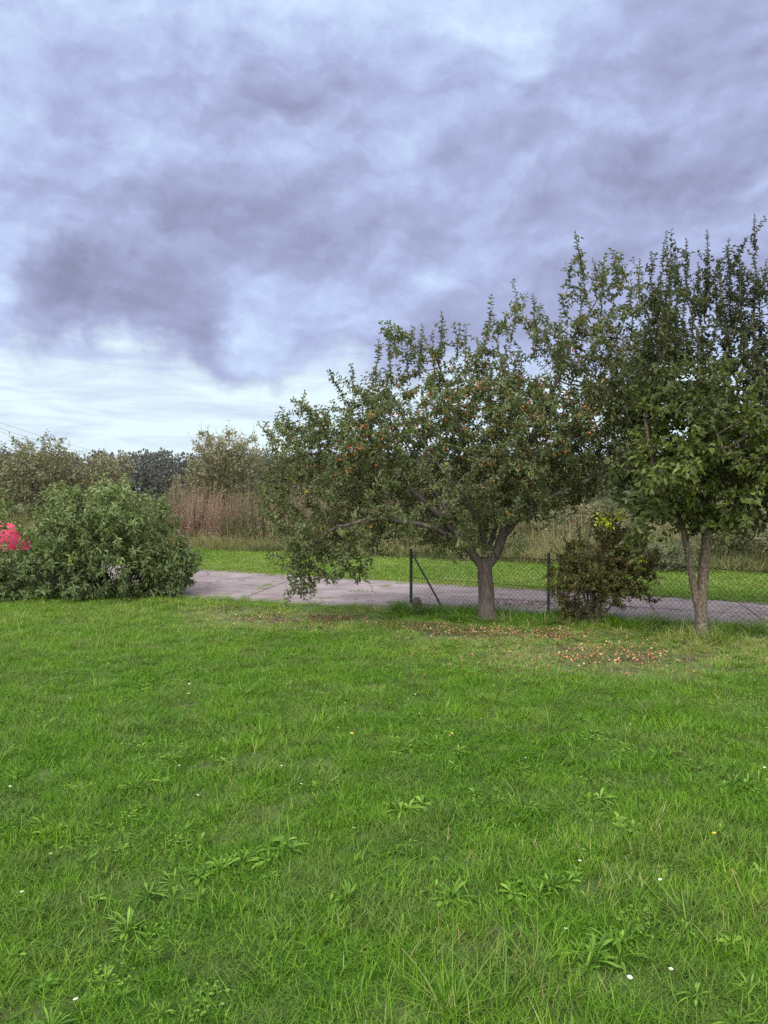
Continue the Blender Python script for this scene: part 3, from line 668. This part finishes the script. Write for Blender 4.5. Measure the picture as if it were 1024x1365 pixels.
def fruits():
    pc = [(530, 500), (575, 560), (620, 540), (700, 520), (745, 545), (590, 620), (470, 600), (500, 590), (640, 620), (700, 640), (760, 560), (560, 530), (680, 560), (835, 390), (610, 590), (650, 510), (480, 610), (730, 590), (520, 560), (600, 480)]
    z = rng.random(len(PB)); cand = np.where((PB[:, 2] > 1.5)&(PB[:, 1] < PD+.3))[0]; w = np.zeros(len(cand))
    for x, y in pc:
        c = p(x, y, 0); dx = PB[cand]-c; w += np.exp(-(dx[:, 0]**2+dx[:, 2]**2)/(.22**2))
    w += .04; cs = rng.choice(cand, 380, replace=False, p=w/w.sum()); q = PB[cs]-[0, 0, .03]
    for k in range(100): 
        o = bpy.data.objects.new('fruit', fm); S.collection.objects.link(o); o.parent = plum; o.location = tuple(q[k]-np.array(plum.location)); o.scale = (rng.uniform(.8, 1.15),)*3
    V0_, F_ = icos(.015, 6, 4); V, Fq, Ft = [], [], []
    for k in range(100, len(q)):
        for e in range(2):
            V.append(V0_+q[k]+rng.normal(0, .02, 3)-np.array(plum.location)); o = (len(V)-1)*len(V0_); Fq.append(F_[0]+o); Ft.append(F_[1]+o)
    lab(obj('fruit_clusters', meshdata('fruit_clusters', np.concatenate(V), [np.concatenate(Fq), np.concatenate(Ft)], FRUIT, smooth=True), plum), 'many small red and orange plums among the leaves', kind='stuff')
fruits()

# --- two-stemmed tree on the right
RD = G(935, 850)[1]
RL = leaf_mat('broad_leaf', [(0, (0.034, 0.045, 0.026)), (.3, (0.057, 0.074, 0.034)), (.55, (0.086, 0.112, 0.034)), (.75, (0.132, 0.172, 0.036)), (.9, (0.189, 0.237, 0.045)), (1, (0.256, 0.293, 0.055))], .28, .38, spec=.5)
p2 = lambda x, y, o=0: P(x, y, RD+o)
base = G(935, 850)
limbs = [([base-[0, 0, .08], p2(935, 835), p2(935, 800), p2(938, 760), p2(941, 725), p2(943, 700), p2(944, 660, .1), p2(940, 600, .2), p2(935, 520, .2), p2(930, 440, .2)], .096, .025),
         ([p2(934, 822), p2(925, 785, -.03), p2(920, 755, -.05), p2(915, 725, -.05), p2(912, 705, -.05), p2(895, 670, -.1), p2(870, 620, -.3), p2(860, 560, -.3)], .062, .02),
         ([p2(942, 715), p2(962, 695, -.05), p2(985, 675, -.1), p2(1020, 640, -.2), p2(1060, 590, -.3)], .060, .022),
         ([p2(942, 712), p2(932, 690, .05), p2(920, 660, .3), p2(900, 600, .6)], .035, .016),
         ([p2(944, 660), p2(955, 620, -.6), p2(960, 590, -1.2)], .035, .014), ([p2(944, 660), p2(960, 600, .6), p2(980, 540, 1.0)], .035, .014), ([p2(985, 675), p2(1000, 600, .2), p2(1005, 500, .2), p2(1005, 400, .2)], .04, .015),
         ([p2(895, 670), p2(860, 670, -.7), p2(840, 690, -.9)], .03, .012)]
rblobs = [(930, 570, 110, 95, 1.6), (1015, 600, 95, 80, 1.5), (880, 640, 75, 55, 1.3, -.3), (850, 700, 38, 42, .6, -.7), (930, 500, 90, 70, 1.1, .2), (1005, 490, 70, 80, 1.1, .2), (868, 420, 12, 60, .26, 0.1, 1.9), (889, 395, 12, 75, .26, 0.2, 1.9), (912, 400, 12, 70, .26, 0.0, 1.9), (942, 395, 13, 78, .26, 0.3, 1.9), (970, 400, 13, 70, .26, 0.1, 1.9), (1002, 385, 13, 85, .26, 0.2, 1.9), (1022, 405, 12, 55, .26, 0.4, 1.9), (1045, 400, 14, 75, .26, 0.1, 1.9), (1075, 410, 14, 60, .26, 0.2, 1.9), (955, 420, 12, 60, .26, -0.2, 1.9), (988, 420, 12, 60, .26, -0.1, 1.9), (1070, 520, 80, 150, 1.4), (865, 520, 55, 80, 1.0, .1), (960, 640, 90, 38, 1.2, -.6), (1080, 640, 60, 50, 1.2), (960, 690, 75, 20, .6, -.3, 1.3)]
attr = sample_blobs(rblobs, RD, 140, .45, .26)
tops = [(888, 308), (915, 318), (943, 306), (972, 318), (1006, 288), (1022, 345), (1050, 315), (868, 335), (958, 345), (990, 350), (905, 350), (930, 350), (1075, 340), (1100, 370), (880, 370), (1012, 365), (895, 325), (985, 330)]
shoots = [(p2(x, y, rng.uniform(-.3, .7)), rng.uniform(.8, 1.2), .85) for x, y in tops]+[(p2(x+rng.normal(0, 8), y+rng.uniform(20, 90), rng.uniform(-.7, .9)), rng.uniform(.5, .9), .85) for x, y in tops for _ in range(2)]
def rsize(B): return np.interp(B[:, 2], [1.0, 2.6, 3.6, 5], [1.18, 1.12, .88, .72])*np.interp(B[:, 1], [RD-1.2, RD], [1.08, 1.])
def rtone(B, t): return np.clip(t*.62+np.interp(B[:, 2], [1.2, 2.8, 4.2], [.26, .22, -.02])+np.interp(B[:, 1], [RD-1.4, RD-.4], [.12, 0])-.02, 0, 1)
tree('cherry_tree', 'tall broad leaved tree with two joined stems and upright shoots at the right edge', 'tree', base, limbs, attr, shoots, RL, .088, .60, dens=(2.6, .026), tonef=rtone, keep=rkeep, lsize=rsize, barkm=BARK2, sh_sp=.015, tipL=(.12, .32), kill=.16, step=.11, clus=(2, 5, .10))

# --- dark shrub at the fence
SD = G(790, 832)[1]
SH = leaf_mat('dark_shrub_leaf', [(0, (0.071, 0.053, 0.025)), (.3, (0.098, 0.083, 0.030)), (.55, (0.115, 0.121, 0.037)), (.85, (0.161, 0.190, 0.048)), (.965, (0.138, 0.172, 0.034)), (.985, (0.517, 0.575, 0.034)), (1, (0.575, 0.600, 0.034))], .22, .5, spec=.35)
ps = lambda x, y, o=0: P(x, y, SD+o)
base = G(790, 832)
limbs = [([base-[0, 0, .05], ps(788, 800), ps(786, 760), ps(784, 720), ps(790, 690)], .035, .01)]+[([base+[dx, dy, -.03], ps(x1, y1, o), ps(x2, y2, o*2)], .022, .007) for dx, dy, x1, y1, o, x2, y2 in ((.05, 0, 805, 790, .1, 825, 740), (-.06, 0, 770, 790, -.1, 755, 745), (.03, -.05, 800, 780, -.2, 810, 700), (0, .05, 780, 770, .2, 772, 705), (.09, 0, 822, 795, 0, 855, 765), (-.08, 0, 765, 815, 0, 748, 800), (-.03, -.05, 776, 780, -.25, 770, 730), (.02, .04, 795, 770, .2, 815, 690))]
sb = [(802, 745, 58, 42, .65), (800, 780, 50, 28, .55), (772, 765, 32, 45, .5), (845, 748, 36, 26, .4), (868, 800, 14, 5, .12), (850, 790, 14, 6, .12), (872, 772, 12, 6, .12), (762, 775, 34, 36, .5), (835, 765, 32, 30, .4), (806, 708, 32, 24, .4), (755, 815, 16, 16, .25), (800, 790, 55, 22, .4), (780, 815, 30, 12, .3)]
attr = sample_blobs(sb, SD, 800, .3, .25)
def stone_(B, t):
    return t*.85
yl = [(804, 694, .15, 80), (828, 688, .13, 60), (856, 746, .07, 16), (812, 704, .08, 16)]
shr = [(ps(876, 802, .1), .3, 1), (ps(872, 775, 0), .25, 1), (ps(880, 770, .1), .2, 1), (ps(735, 770, 0), .2, 1), (ps(815, 682, -.1), .3, 1), (ps(803, 690, -.1), .3, 1), (ps(858, 742, -.1), .2, 1)]
tree('dark_shrub', 'dense brown-green shrub topped by a few yellow leaves, between the two trees', 'shrub', base, limbs, attr, [], SH, .038, .60, extra=yl, dens=(4, .014), tonef=stone_, tipL=(.08, .26), kill=.085, step=.07, infl=.5, clus=(4, 6, .055), tip=.0022, crown='foliage', bend=(0, 0, 0), upb=.8)

# --- big leafy bush on the left
BD = G(130, 803)[1]+.9
BL = leaf_mat('bush_leaf', [(0, (0.069, 0.095, 0.044)), (.3, (0.113, 0.156, 0.061)), (.6, (0.172, 0.228, 0.089)), (.82, (0.256, 0.322, 0.149)), (.94, (0.373, 0.457, 0.277)), (.985, (0.296, 0.334, 0.069)), (1, (0.315, 0.334, 0.059))], .25, .38, spec=.6)
pb = lambda x, y, o=0: P(x, y, BD+o)
base = np.array([pb(120, 790)[0], BD, 0])
limbs = [([base-[0, 0, .05], pb(118, 760), pb(110, 700), pb(100, 660)], .05, .012)]
for k in range(16):
    tx = rng.uniform(-70, 245); ty = np.interp(tx, [-70, 0, 60, 190, 250], [700, 690, 665, 680, 750])+rng.uniform(0, 60); o = rng.uniform(-.9, .9)
    limbs.append(([base+[rng.normal(0, .5), o*.4, -.03], pb(120+(tx-120)*.6, (790+ty)/2+10, o*.7), pb(tx, ty, o)], .026, .008))
bb = [(60, 720, 115, 58, 1.2), (150, 705, 80, 60, 1.2), (110, 750, 160, 45, 1.3), (215, 760, 52, 38, .8), (-30, 750, 80, 38, 1.2), (40, 768, 60, 26, .8, -.3, 1.6), (190, 725, 40, 45, .8), (62, 685, 42, 42, .8, 0, .7), (140, 672, 50, 32, .7, 0, .6), (235, 735, 25, 30, .4, 0, .6), (-90, 740, 60, 50, 1.2), (240, 745, 22, 16, .4), (110, 785, 150, 14, 1.25, -.1)]
bb = [(x, y, rx, ry, rd, *(e or [0])) for x, y, rx, ry, rd, *e in bb]
attr = sample_blobs(bb, BD, 110)
def bkeep(B):     # the bush is open at its left end, where the tent shows
    dx = B[:, 0]-P(8, 718, BD)[0]; dz = B[:, 2]-P(8, 718, BD)[2]; g = ((dx/.66)**2+((dz+.25*dx)/.33)**2 < 1)&(B[:, 1] < BD+.6)
    return ~(g&(rng.random(len(B)) < .95))
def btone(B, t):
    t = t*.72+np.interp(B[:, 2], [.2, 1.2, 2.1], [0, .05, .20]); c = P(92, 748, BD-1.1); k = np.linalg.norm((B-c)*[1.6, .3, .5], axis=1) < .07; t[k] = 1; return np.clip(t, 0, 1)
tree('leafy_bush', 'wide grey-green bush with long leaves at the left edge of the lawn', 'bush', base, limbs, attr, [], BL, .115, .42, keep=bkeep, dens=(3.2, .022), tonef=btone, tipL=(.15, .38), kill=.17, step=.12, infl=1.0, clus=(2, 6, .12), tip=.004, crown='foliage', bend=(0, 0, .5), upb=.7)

# ---------------------------------------------------------------- background trees
BG = {}
def bgm(key):  # background leaf colours paled, far wood blued, in place of distance haze
    if key in BG: return BG[key]
    st = {'olive': [(0, (.10, .11, .07)), (.4, (.15, .155, .09)), (.75, (.21, .21, .12)), (1, (.30, .26, .17))],
          'tan': [(0, (.13, .135, .08)), (.4, (.185, .185, .105)), (.75, (.25, .235, .14)), (1, (.34, .29, .20))],
          'green': [(0, (.065, .085, .05)), (.4, (.10, .125, .065)), (.75, (.14, .165, .08)), (1, (.21, .22, .10))],
          'dark': [(0, (.060, .064, .072)), (.5, (.085, .090, .092)), (1, (.12, .125, .11))],
          'bush': [(0, (.10, .12, .06)), (.4, (.15, .17, .08)), (.75, (.21, .22, .12)), (1, (.32, .28, .18))]}[key]
    BG[key] = leaf_mat('far_leaf_'+key, st, .25, .6, spec=.2); return BG[key]
def far_tree(label, px, ytop, w, D, key, name='background_tree', cat='tree', group='trees beyond the road', lobes=7, leaf=.13, dens=16, low=.18, lean=0):
    c = P(px, ytop, D); H = c[2]; hw = w/2/F*D*1.22; b0 = np.array([c[0], D, 0.]); att = []
    for k in range(lobes):
        a = rng.random()*6.28; f = rng.uniform(.2, .62); zc = H*rng.uniform(low+.14, .80); rr = hw*rng.uniform(.42, .60); ct = b0+[hw*f*math.cos(a), hw*f*math.sin(a)*.9, zc]
        n = int(dens*2.2*4.19*rr**3*.8)+60; q = nrm(rng.normal(0, 1, (n, 3)))*rng.random((n, 1))**.4; att.append(ct+q*[rr, rr, rr*.85])
    ct = b0+[lean, 0, H-hw*.42]; n = int(dens*4*(hw*.45)**3)+10; att.append(ct+nrm(rng.normal(0, 1, (n, 3)))*rng.random((n, 1))**.4*[hw*.5, hw*.5, hw*.42])
    att = np.concatenate(att); att = att[(att[:, 2] < H)&(att[:, 2] > H*low)]
    if len(att) > 2600: att = att[rng.permutation(len(att))[:2600]]
    limbs = [([b0-[0, 0, .1], b0+[0, 0, H*.3], b0+[rng.normal(0, .2), 0, H*.62]], .05+.018*H, .04)]
    tree(name, label, cat, b0, limbs, att, [], bgm(key), leaf, .55, group=group, dens=(3.4, .10), tipL=(.25, .6), kill=leaf*2.2, step=leaf*1.7, infl=2.5, tip=.006, simple=True, tips=.8, twigdes=20, clus=(2, 8, leaf*1.8))

far_tree('dark olive bushy tree at the far left edge, beyond the road', 38, 586, 135, 36, 'olive', lobes=14, leaf=.15)
far_tree('yellowish green rounded tree right of the dark olive tree, beyond the road', 148, 604, 76, 36, 'tan', lobes=11, leaf=.14)
far_tree('tan leaved airy tree standing highest in the left background', 290, 568, 112, 33, 'tan', lobes=18, leaf=.12, low=.10)
far_tree('narrow dark green tree between the tan tree and the plum tree', 366, 566, 48, 37, 'green', lobes=12, leaf=.13, low=.10)
far_tree('low green tree behind the left end of the plum crown', 425, 606, 110, 38, 'green', lobes=10, leaf=.15)
far_tree('olive tree behind the middle of the plum crown', 520, 614, 130, 42, 'olive', lobes=8, leaf=.17)
far_tree('tan tree seen through the plum tree above its fork', 640, 610, 140, 42, 'tan', lobes=8, leaf=.17)
far_tree('green tree behind the gap between plum tree and broad leaved tree', 765, 615, 140, 40, 'green', lobes=8, leaf=.17)
far_tree('olive tree behind the two stemmed tree', 890, 620, 140, 40, 'olive', lobes=8, leaf=.17)
far_tree('green tree behind the right edge of the view', 1020, 614, 130, 38, 'green', lobes=8, leaf=.17)
gb = 'wild bushes behind the rough grass'
for px, yt, w, D, key, words in (
    (990, 668, 120, 21, 'bush', 'round grey-green bush right of the two stemmed trunk, beyond the road'),
    (900, 722, 90, 19.6, 'green', 'low green bush beyond the road, just left of the two stemmed trunk'),
    (835, 690, 100, 24, 'bush', 'green bush beyond the road behind the right side of the dark shrub'),
    (735, 668, 110, 25, 'tan', 'tan bush beyond the road between the dark shrub and the plum trunk'),
    (680, 712, 60, 23, 'green', 'low green bush beyond the road just right of the plum trunk'),
    (352, 700, 50, 27.5, 'green', 'small green bush beyond the grass strip, left of the plum crown'),
    (215, 662, 90, 31, 'green', 'dull green bush between the leafy bush and the reddish weeds'),
    (325, 655, 70, 31, 'olive', 'olive bush among the reddish weeds'),
    (420, 668, 90, 28, 'bush', 'green bush beyond the road behind the left hanging plum branches'),
    (510, 680, 100, 27, 'bush', 'green bush beyond the road, left of the fence end post'),
    (600, 684, 110, 25, 'green', 'green bush beyond the road behind the fence brace'),
    (930, 690, 80, 26, 'green', 'dark green bush seen between the two stems of the broad leaved tree'),
    (790, 660, 90, 29, 'green', 'dark green bush far behind the dark shrub'),
    (1050, 690, 60, 19, 'tan', 'tan bush beyond the road at the right edge')):
    far_tree(words, px, yt, w, D, key, 'wild_bush', 'bush', gb, 9, .085, 34, .0)

# far wood: one mass on the horizon
def far_wood():
    Vt, Ft = [], []; B, D, N, L = [], [], [], []
    for row in range(3):
        for x in np.arange(-150, 170, 4.2):
            y = 132+row*9+rng.normal(0, 2); xx = x+rng.normal(0, 1.2); H = rng.uniform(7.2, 8.6)+row*.5
            tube(Vt, Ft, [(xx, y, 0), (xx+rng.normal(0, .2), y, H*.75)], [.22, .12], 5)
            n = 900; q = nrm(rng.normal(0, 1, (n, 3)))*rng.random((n, 1))**.35
            B.append(np.array([xx, y, H*.62])+q*[2.9, 2.9, H*.40]-[0, 0, 0]+rng.choice([0, -2.4], (n, 1), p=(.7, .3))*np.array([[0, 0, 1]])); D.append(q+rng.normal(0, .5, (n, 3))); N.append(rng.normal(0, 1, (n, 3))+[0, -.5, 1]); L.append(rng.uniform(.35, .7, n))
    B, D, N, L = map(np.concatenate, (B, D, N, L)); V, Fq = rhomb_geo(B, D, N, L, L*.7); o = sum(map(len, Vt)); nt_ = sum(map(len, Ft))
    lab(obj('far_wood', meshdata('far_wood', np.concatenate(Vt+[V]), Ft+[Fq+o], bgm('dark'), np.concatenate([np.full(nt_, .2), rng.random(len(Fq))]))), 'distant dark wood on the horizon at left', kind='stuff')
far_wood()

# ---------------------------------------------------------------- fence
GREENPAINT = simple_mat('fence_paint', (.012, .035, .036), .4, .4, 12, spec=.5)
WIRE = simple_mat('fence_wire', (.012, .018, .018), .5, .3, 12)
def fence():
    A, B_ = G(548, 806), G(731, 824); d = (B_-A); d[2] = 0; d /= np.linalg.norm(d); nn = np.array([-d[1], d[0], 0]); H = .98
    root = empty('chain_link_fence', A); lab(root, 'low dark green wire mesh fence with posts and a slanted brace along the road', 'fence')
    sp = np.linalg.norm(B_-A)
    C3 = G(946, 838); l3 = np.dot(C3-A, d)
    pos = [0, sp, l3, l3+2.5, l3+5.0]; end = pos[-1]
    for i, s in enumerate(pos):
        V, Fq = [], []; c = A+d*s; r = .028 if i == 0 else .022; top = H+.03 if i != 1 else H+.08
        if i == 2: top = .62
        tube(V, Fq, [c-[0, 0, .1], c+[0, 0, top], c+[0, 0, top+.012], c+[0, 0, top+.013]], [r, r, r*.8, .001], 10)
        po = obj('post', meshdata('post', shift(np.concatenate(V), root), Fq, GREENPAINT, smooth=False), root)
        if i == 2: lab(po, 'short dark post showing beside the two stemmed trunk')
        for z in (.15, .5, .85):
            if z > top: continue
            V, Fq = [], []; tube(V, Fq, [c+[0, 0, z], c+[0, 0, z+.02]], [r*1.25, r*1.25], 8)
            obj('clamp', meshdata('clamp', shift(np.concatenate(V), root), Fq, GREENPAINT), po)
    V, Fq = [], []; b1 = G(593, 812); tube(V, Fq, [A+[0, 0, H-.04]+d*.02, b1-[0, 0, .05]], [.018, .018], 8)
    obj('brace', meshdata('brace', shift(np.concatenate(V), root), Fq, GREENPAINT), root)
    V, Fq = [], []
    for z in (.03, .5, H-.03): tube(V, Fq, [A+d*s+[0, 0, z+rng.normal(0, .004)]+nn*.004 for s in np.linspace(0, end, 30)], np.full(30, .0035), 4)
    obj('line_wire', meshdata('line_wire', shift(np.concatenate(V), root), Fq, WIRE), root)
    V, Fq = [], []; pit = .079; rows = 24; hz = (H-.02)/rows; m = int(end/pit)
    for k in range(m):
        s0 = .02+k*pit; pts = []
        for j in range(rows+1):
            ss = s0+(pit/2 if j % 2 else -pit/2)*.98; w = .006*math.sin(s0*2.1)
            pts.append(A+d*ss+nn*(w+(.003 if j % 2 else -.003))+np.array([0, 0, .015+j*hz+.006*math.sin(s0*1.3)]))
        tube(V, Fq, pts, np.full(len(pts), .0056), 3)
    obj('wire_mesh', meshdata('wire_mesh', shift(np.concatenate(V), root), Fq, WIRE), root)
fence()

# stone at the foot of the end post
def stone():
    c = G(556, 812); V, Fc = icos(1.0, 16, 10); n = vnoise(V[:, 0]+3, V[:, 1]+V[:, 2]*.8, .5, 9)-.5; n2 = vnoise(V[:, 0]*2, V[:, 2]*2+V[:, 1], .4, 4)-.5
    V = V*(1+.28*n+.12*n2)[:, None]*[.085, .08, .135]; V[:, 2] += .08
    o = obj('stone', meshdata('stone', V, Fc, simple_mat('stone', (.15, .12, .12), .9, .5, 14, 1.0), smooth=True), loc=c)
    lab(o, 'rounded grey-brown stone leaning at the foot of the fence end post', 'stone')
stone()

# ---------------------------------------------------------------- red play tent behind the bush
def play_tent():
    c = P(-16, 735, BD+.9); c[2] = 0; root = empty('play_tent', c); lab(root, 'bright red and blue play tent mostly hidden behind the left end of the leafy bush', 'tent')
    RED = simple_mat('red_fabric', (.66, .045, .12), .55, .25, 3, .2); BLUE = simple_mat('blue_fabric', (.02, .05, .30), .6, .3, 3, .2)
    def shell(z0, z1, r0, r1, bulge, mat, nm, seg=28, st=10, sag=.03):
        V, Fq = [], []
        for j in range(st+1):
            t = j/st; z = z0+(z1-z0)*math.sin(t*math.pi/2) if bulge else z0+(z1-z0)*t; r = r0*math.cos(t*math.pi/2*.985) if bulge else r0+(r1-r0)*t
            for i in range(seg):
                a = 2*math.pi*i/seg; q = 1-sag*abs(math.sin(a*3)); V.append((r*q*math.cos(a), r*q*math.sin(a), z))
        for j in range(st):
            for i in range(seg): Fq.append((j*seg+i, j*seg+(i+1) % seg, (j+1)*seg+(i+1) % seg, (j+1)*seg+i))
        obj(nm, meshdata(nm, V, [Fq], mat, smooth=True), root)
    shell(.85, 1.47, .86, 0, True, RED, 'roof'); shell(.0, .85, .80, .80, False, BLUE, 'wall')
    V, Fq = [], []; a = np.linspace(0, 2*math.pi, 30); tube(V, Fq, np.stack([.86*np.cos(a), .86*np.sin(a), np.full(30, .85)], 1), np.full(30, .02), 6)
    obj('hem', meshdata('hem', np.concatenate(V), Fq, RED), root)
play_tent()

# ---------------------------------------------------------------- overhead wires
CABLE = simple_mat('cable', (.10, .10, .11), .6, .2, 5)
for (y0, x1, y1, words) in ((553, 168, 601, 'upper thin overhead wire crossing the sky at far left'), (561, 150, 601, 'middle thin overhead wire crossing the sky at far left'), (565, 140, 603, 'lower thin overhead wire crossing the sky at far left')):
    V, Fq = [], []; a = P(-60, y0-12, 55); c = P(x1+40, y1+10, 125); s = np.linspace(0, 1, 40)[:, None]; q = a+(c-a)*s; q[:, 2] -= (4*s*(1-s))[:, 0]*1.0
    tube(V, Fq, q, np.full(40, .012), 4); lab(obj('overhead_wire', meshdata('overhead_wire', np.concatenate(V), Fq, CABLE)), words, 'wire', 'overhead wires')

# ---------------------------------------------------------------- small flowers
PETAL = simple_mat('petal', (.62, .62, .58), .6, .05, 8); YEL = simple_mat('yellow', (.75, .55, .02), .6, .2, 8); STEM = simple_mat('flower_stem', (.07, .14, .03), .6, .2, 8)
def flower_parts(r, np_, pm, stem):
    n = np_; a = np.arange(n)*2*math.pi/n; B = np.stack([np.cos(a)*r*.25, np.sin(a)*r*.25, np.full(n, stem)], 1); D = np.stack([np.cos(a), np.sin(a), np.full(n, .12)], 1)
    V, Fq = leaf_geo(B, D, np.tile([0., 0, 1], (n, 1)), np.full(n, r*.8), np.full(n, r*.38), .05, .1)
    Vs, Fs = [], []; tube(Vs, Fs, [(0, 0, 0), (.003, .002, stem*.5), (0, 0, stem)], [.0012, .001, .001], 5)
    Vc, Fc = icos(r*.32, 8, 4); Vc[:, 2] = Vc[:, 2]*.5+stem+.001
    return meshdata('petals', V, [Fq], pm), meshdata('flower_stem', np.concatenate(Vs), Fs, STEM), meshdata('disc', Vc, Fc, YEL, smooth=True)
DA = flower_parts(.014, 16, PETAL, .085); DY = flower_parts(.014, 20, YEL, .10)
def flower(name, parts, x, y, label, cat, group, s=1.0):
    s = s*.68
    c = G(x, y, .085); r = empty(name, (c[0], c[1], 0)); lab(r, label, cat, group); r.scale = (s, s, 1); r.rotation_euler = (rng.normal(.12, .1), rng.normal(0, .12), rng.random()*6)
    for me, nm in zip(parts, ('petals', 'stem', 'disc')): obj(nm, me, r)
for x, y, words, s in ((837, 1300, 'largest white daisy in the near grass, lower right', 1.25), (894, 1291, 'white daisy just right of the largest daisy', 1.0), (885, 1170, 'white daisy in the grass above the largest daisy', 1.0), (773, 1147, 'small white daisy left of and above the lone right daisy', .9),
                    (105, 1333, 'white daisy at the very bottom left of the lawn', 1.1), (33, 1188, 'white daisy near the left edge, nearer than the other left ones', 1.0), (71, 1138, 'white daisy between two left edge daisies', 1.0), (11, 1048, 'white daisy at the left edge farthest up the lawn', 1.1), (262, 1060, 'white daisy left of the middle of the lawn', 1.0),
                    (471, 1105, 'white daisy at the middle of the lawn', 1.0), (1018, 1022, 'white daisy at the right edge of the lawn', 1.2), (252, 924, 'nearer of two far daisies close together on the left lawn', 1.4), (252, 911, 'farther of two far daisies close together on the left lawn', 1.3)):
    flower('daisy', DA, x, y, words, 'daisy', 'white daisies in the lawn', s)
for x, y in ((457, 936), (599, 980), (180, 1025), (240, 1020), (640, 958), (400, 1045), (840, 965), (376, 1020), (90, 930), (700, 1010), (555, 925), (310, 900), (450, 970), (755, 1240)):
    flower('daisy', DA, x, y, 'tiny white daisy scattered in the mid lawn', 'daisy', 'white daisies in the lawn', .9)
for x, y, words in ((467, 978, 'leftmost of three yellow flowers in a row across the lawn'), (596, 977, 'middle one of three yellow flowers across the lawn'), (657, 978, 'rightmost of three yellow flowers in a row across the lawn'), (957, 1113, 'lone yellow flower near the right edge of the lawn')):
    flower('yellow_flower', DY, x, y, words, 'flower', 'yellow flowers in the lawn', 1.2)

# ---------------------------------------------------------------- fallen plums and leaves
FA = [ball('fallen_plum_a', .017, simple_mat('plum_yellow', (.50, .30, .11), .4, .3, 3)), ball('fallen_plum_b', .017, simple_mat('plum_rose', (.48, .17, .11), .4, .4, 3)), ball('fallen_plum_c', .016, simple_mat('plum_pale', (.58, .40, .25), .4, .3, 3))]
for (x, y, sx, sy, n, words) in ((830, 876, 75, 13, 90, 'fallen plum on the worn soil in front of the broad leaved tree'), (745, 848, 26, 7, 40, 'fallen plum at the foot of the dark shrub'), (770, 875, 30, 10, 18, 'fallen plum on thin grass in front of the dark shrub'), (650, 844, 60, 5, 55, 'fallen plum in the grass in front of the plum trunk'),
                    (355, 826, 40, 5, 30, 'pale fallen plum on the bare patch at left near the road'), (450, 829, 45, 5, 30, 'fallen plum below the hanging plum branches')):
    for k in range(n):
        c = G(x+rng.normal(0, sx*.6), y+rng.normal(0, sy*.7)); 
        if c[1] > near_y(c[0])-.15: continue
        o = obj('fallen_plum', FA[rng.choice(3, p=(.35, .35, .3))], loc=(c[0], c[1], .022+rng.random()*.02)); s = rng.uniform(.55, 1.0); o.scale = (s, s, s*.95); o.rotation_euler = (0, 0, rng.random()*6)
        lab(o, words, 'plum', words.replace('fallen plum', 'fallen plums'))
LIT = leaf_mat('litter', [(0, (.09, .055, .04)), (.4, (.16, .09, .06)), (.7, (.22, .13, .07)), (.88, (.32, .22, .09)), (1, (.36, .16, .10))], .15, .7)
def litter():
    B = []
    for (x, y, sx, sy, n) in ((440, 826, 28, 3, 260), (560, 838, 55, 6, 520), (650, 846, 70, 8, 520), (700, 806, 55, 6, 420), (740, 850, 30, 6, 260), (830, 878, 70, 12, 500), (620, 812, 40, 4, 180), (360, 828, 60, 8, 300), (310, 812, 30, 6, 220), (700, 880, 160, 22, 420)):
        for _ in range(int(n*.55)):
            c = G(x+rng.normal(0, sx*.6), y+rng.normal(0, sy*.6)); c[2] = (.035 if c[1] < near_y(c[0])-.15 else .03)+rng.random()*.02; B.append(c)
    B = np.array(B); n = len(B); a = rng.random(n)*6.28; D = np.stack([np.cos(a), np.sin(a), rng.normal(0, .25, n)], 1); N = np.array([0, 0, 1])+rng.normal(0, .4, (n, 3)); L = rng.uniform(.025, .055, n)
    V, Fq = leaf_geo(B, D, N, L, L*.55, .2, .3); lab(obj('leaf_litter', meshdata('leaf_litter', V, [Fq], LIT, np.repeat(rng.random(n), 2))), 'fallen orange and brown leaves lying under the trees', kind='stuff')
litter()
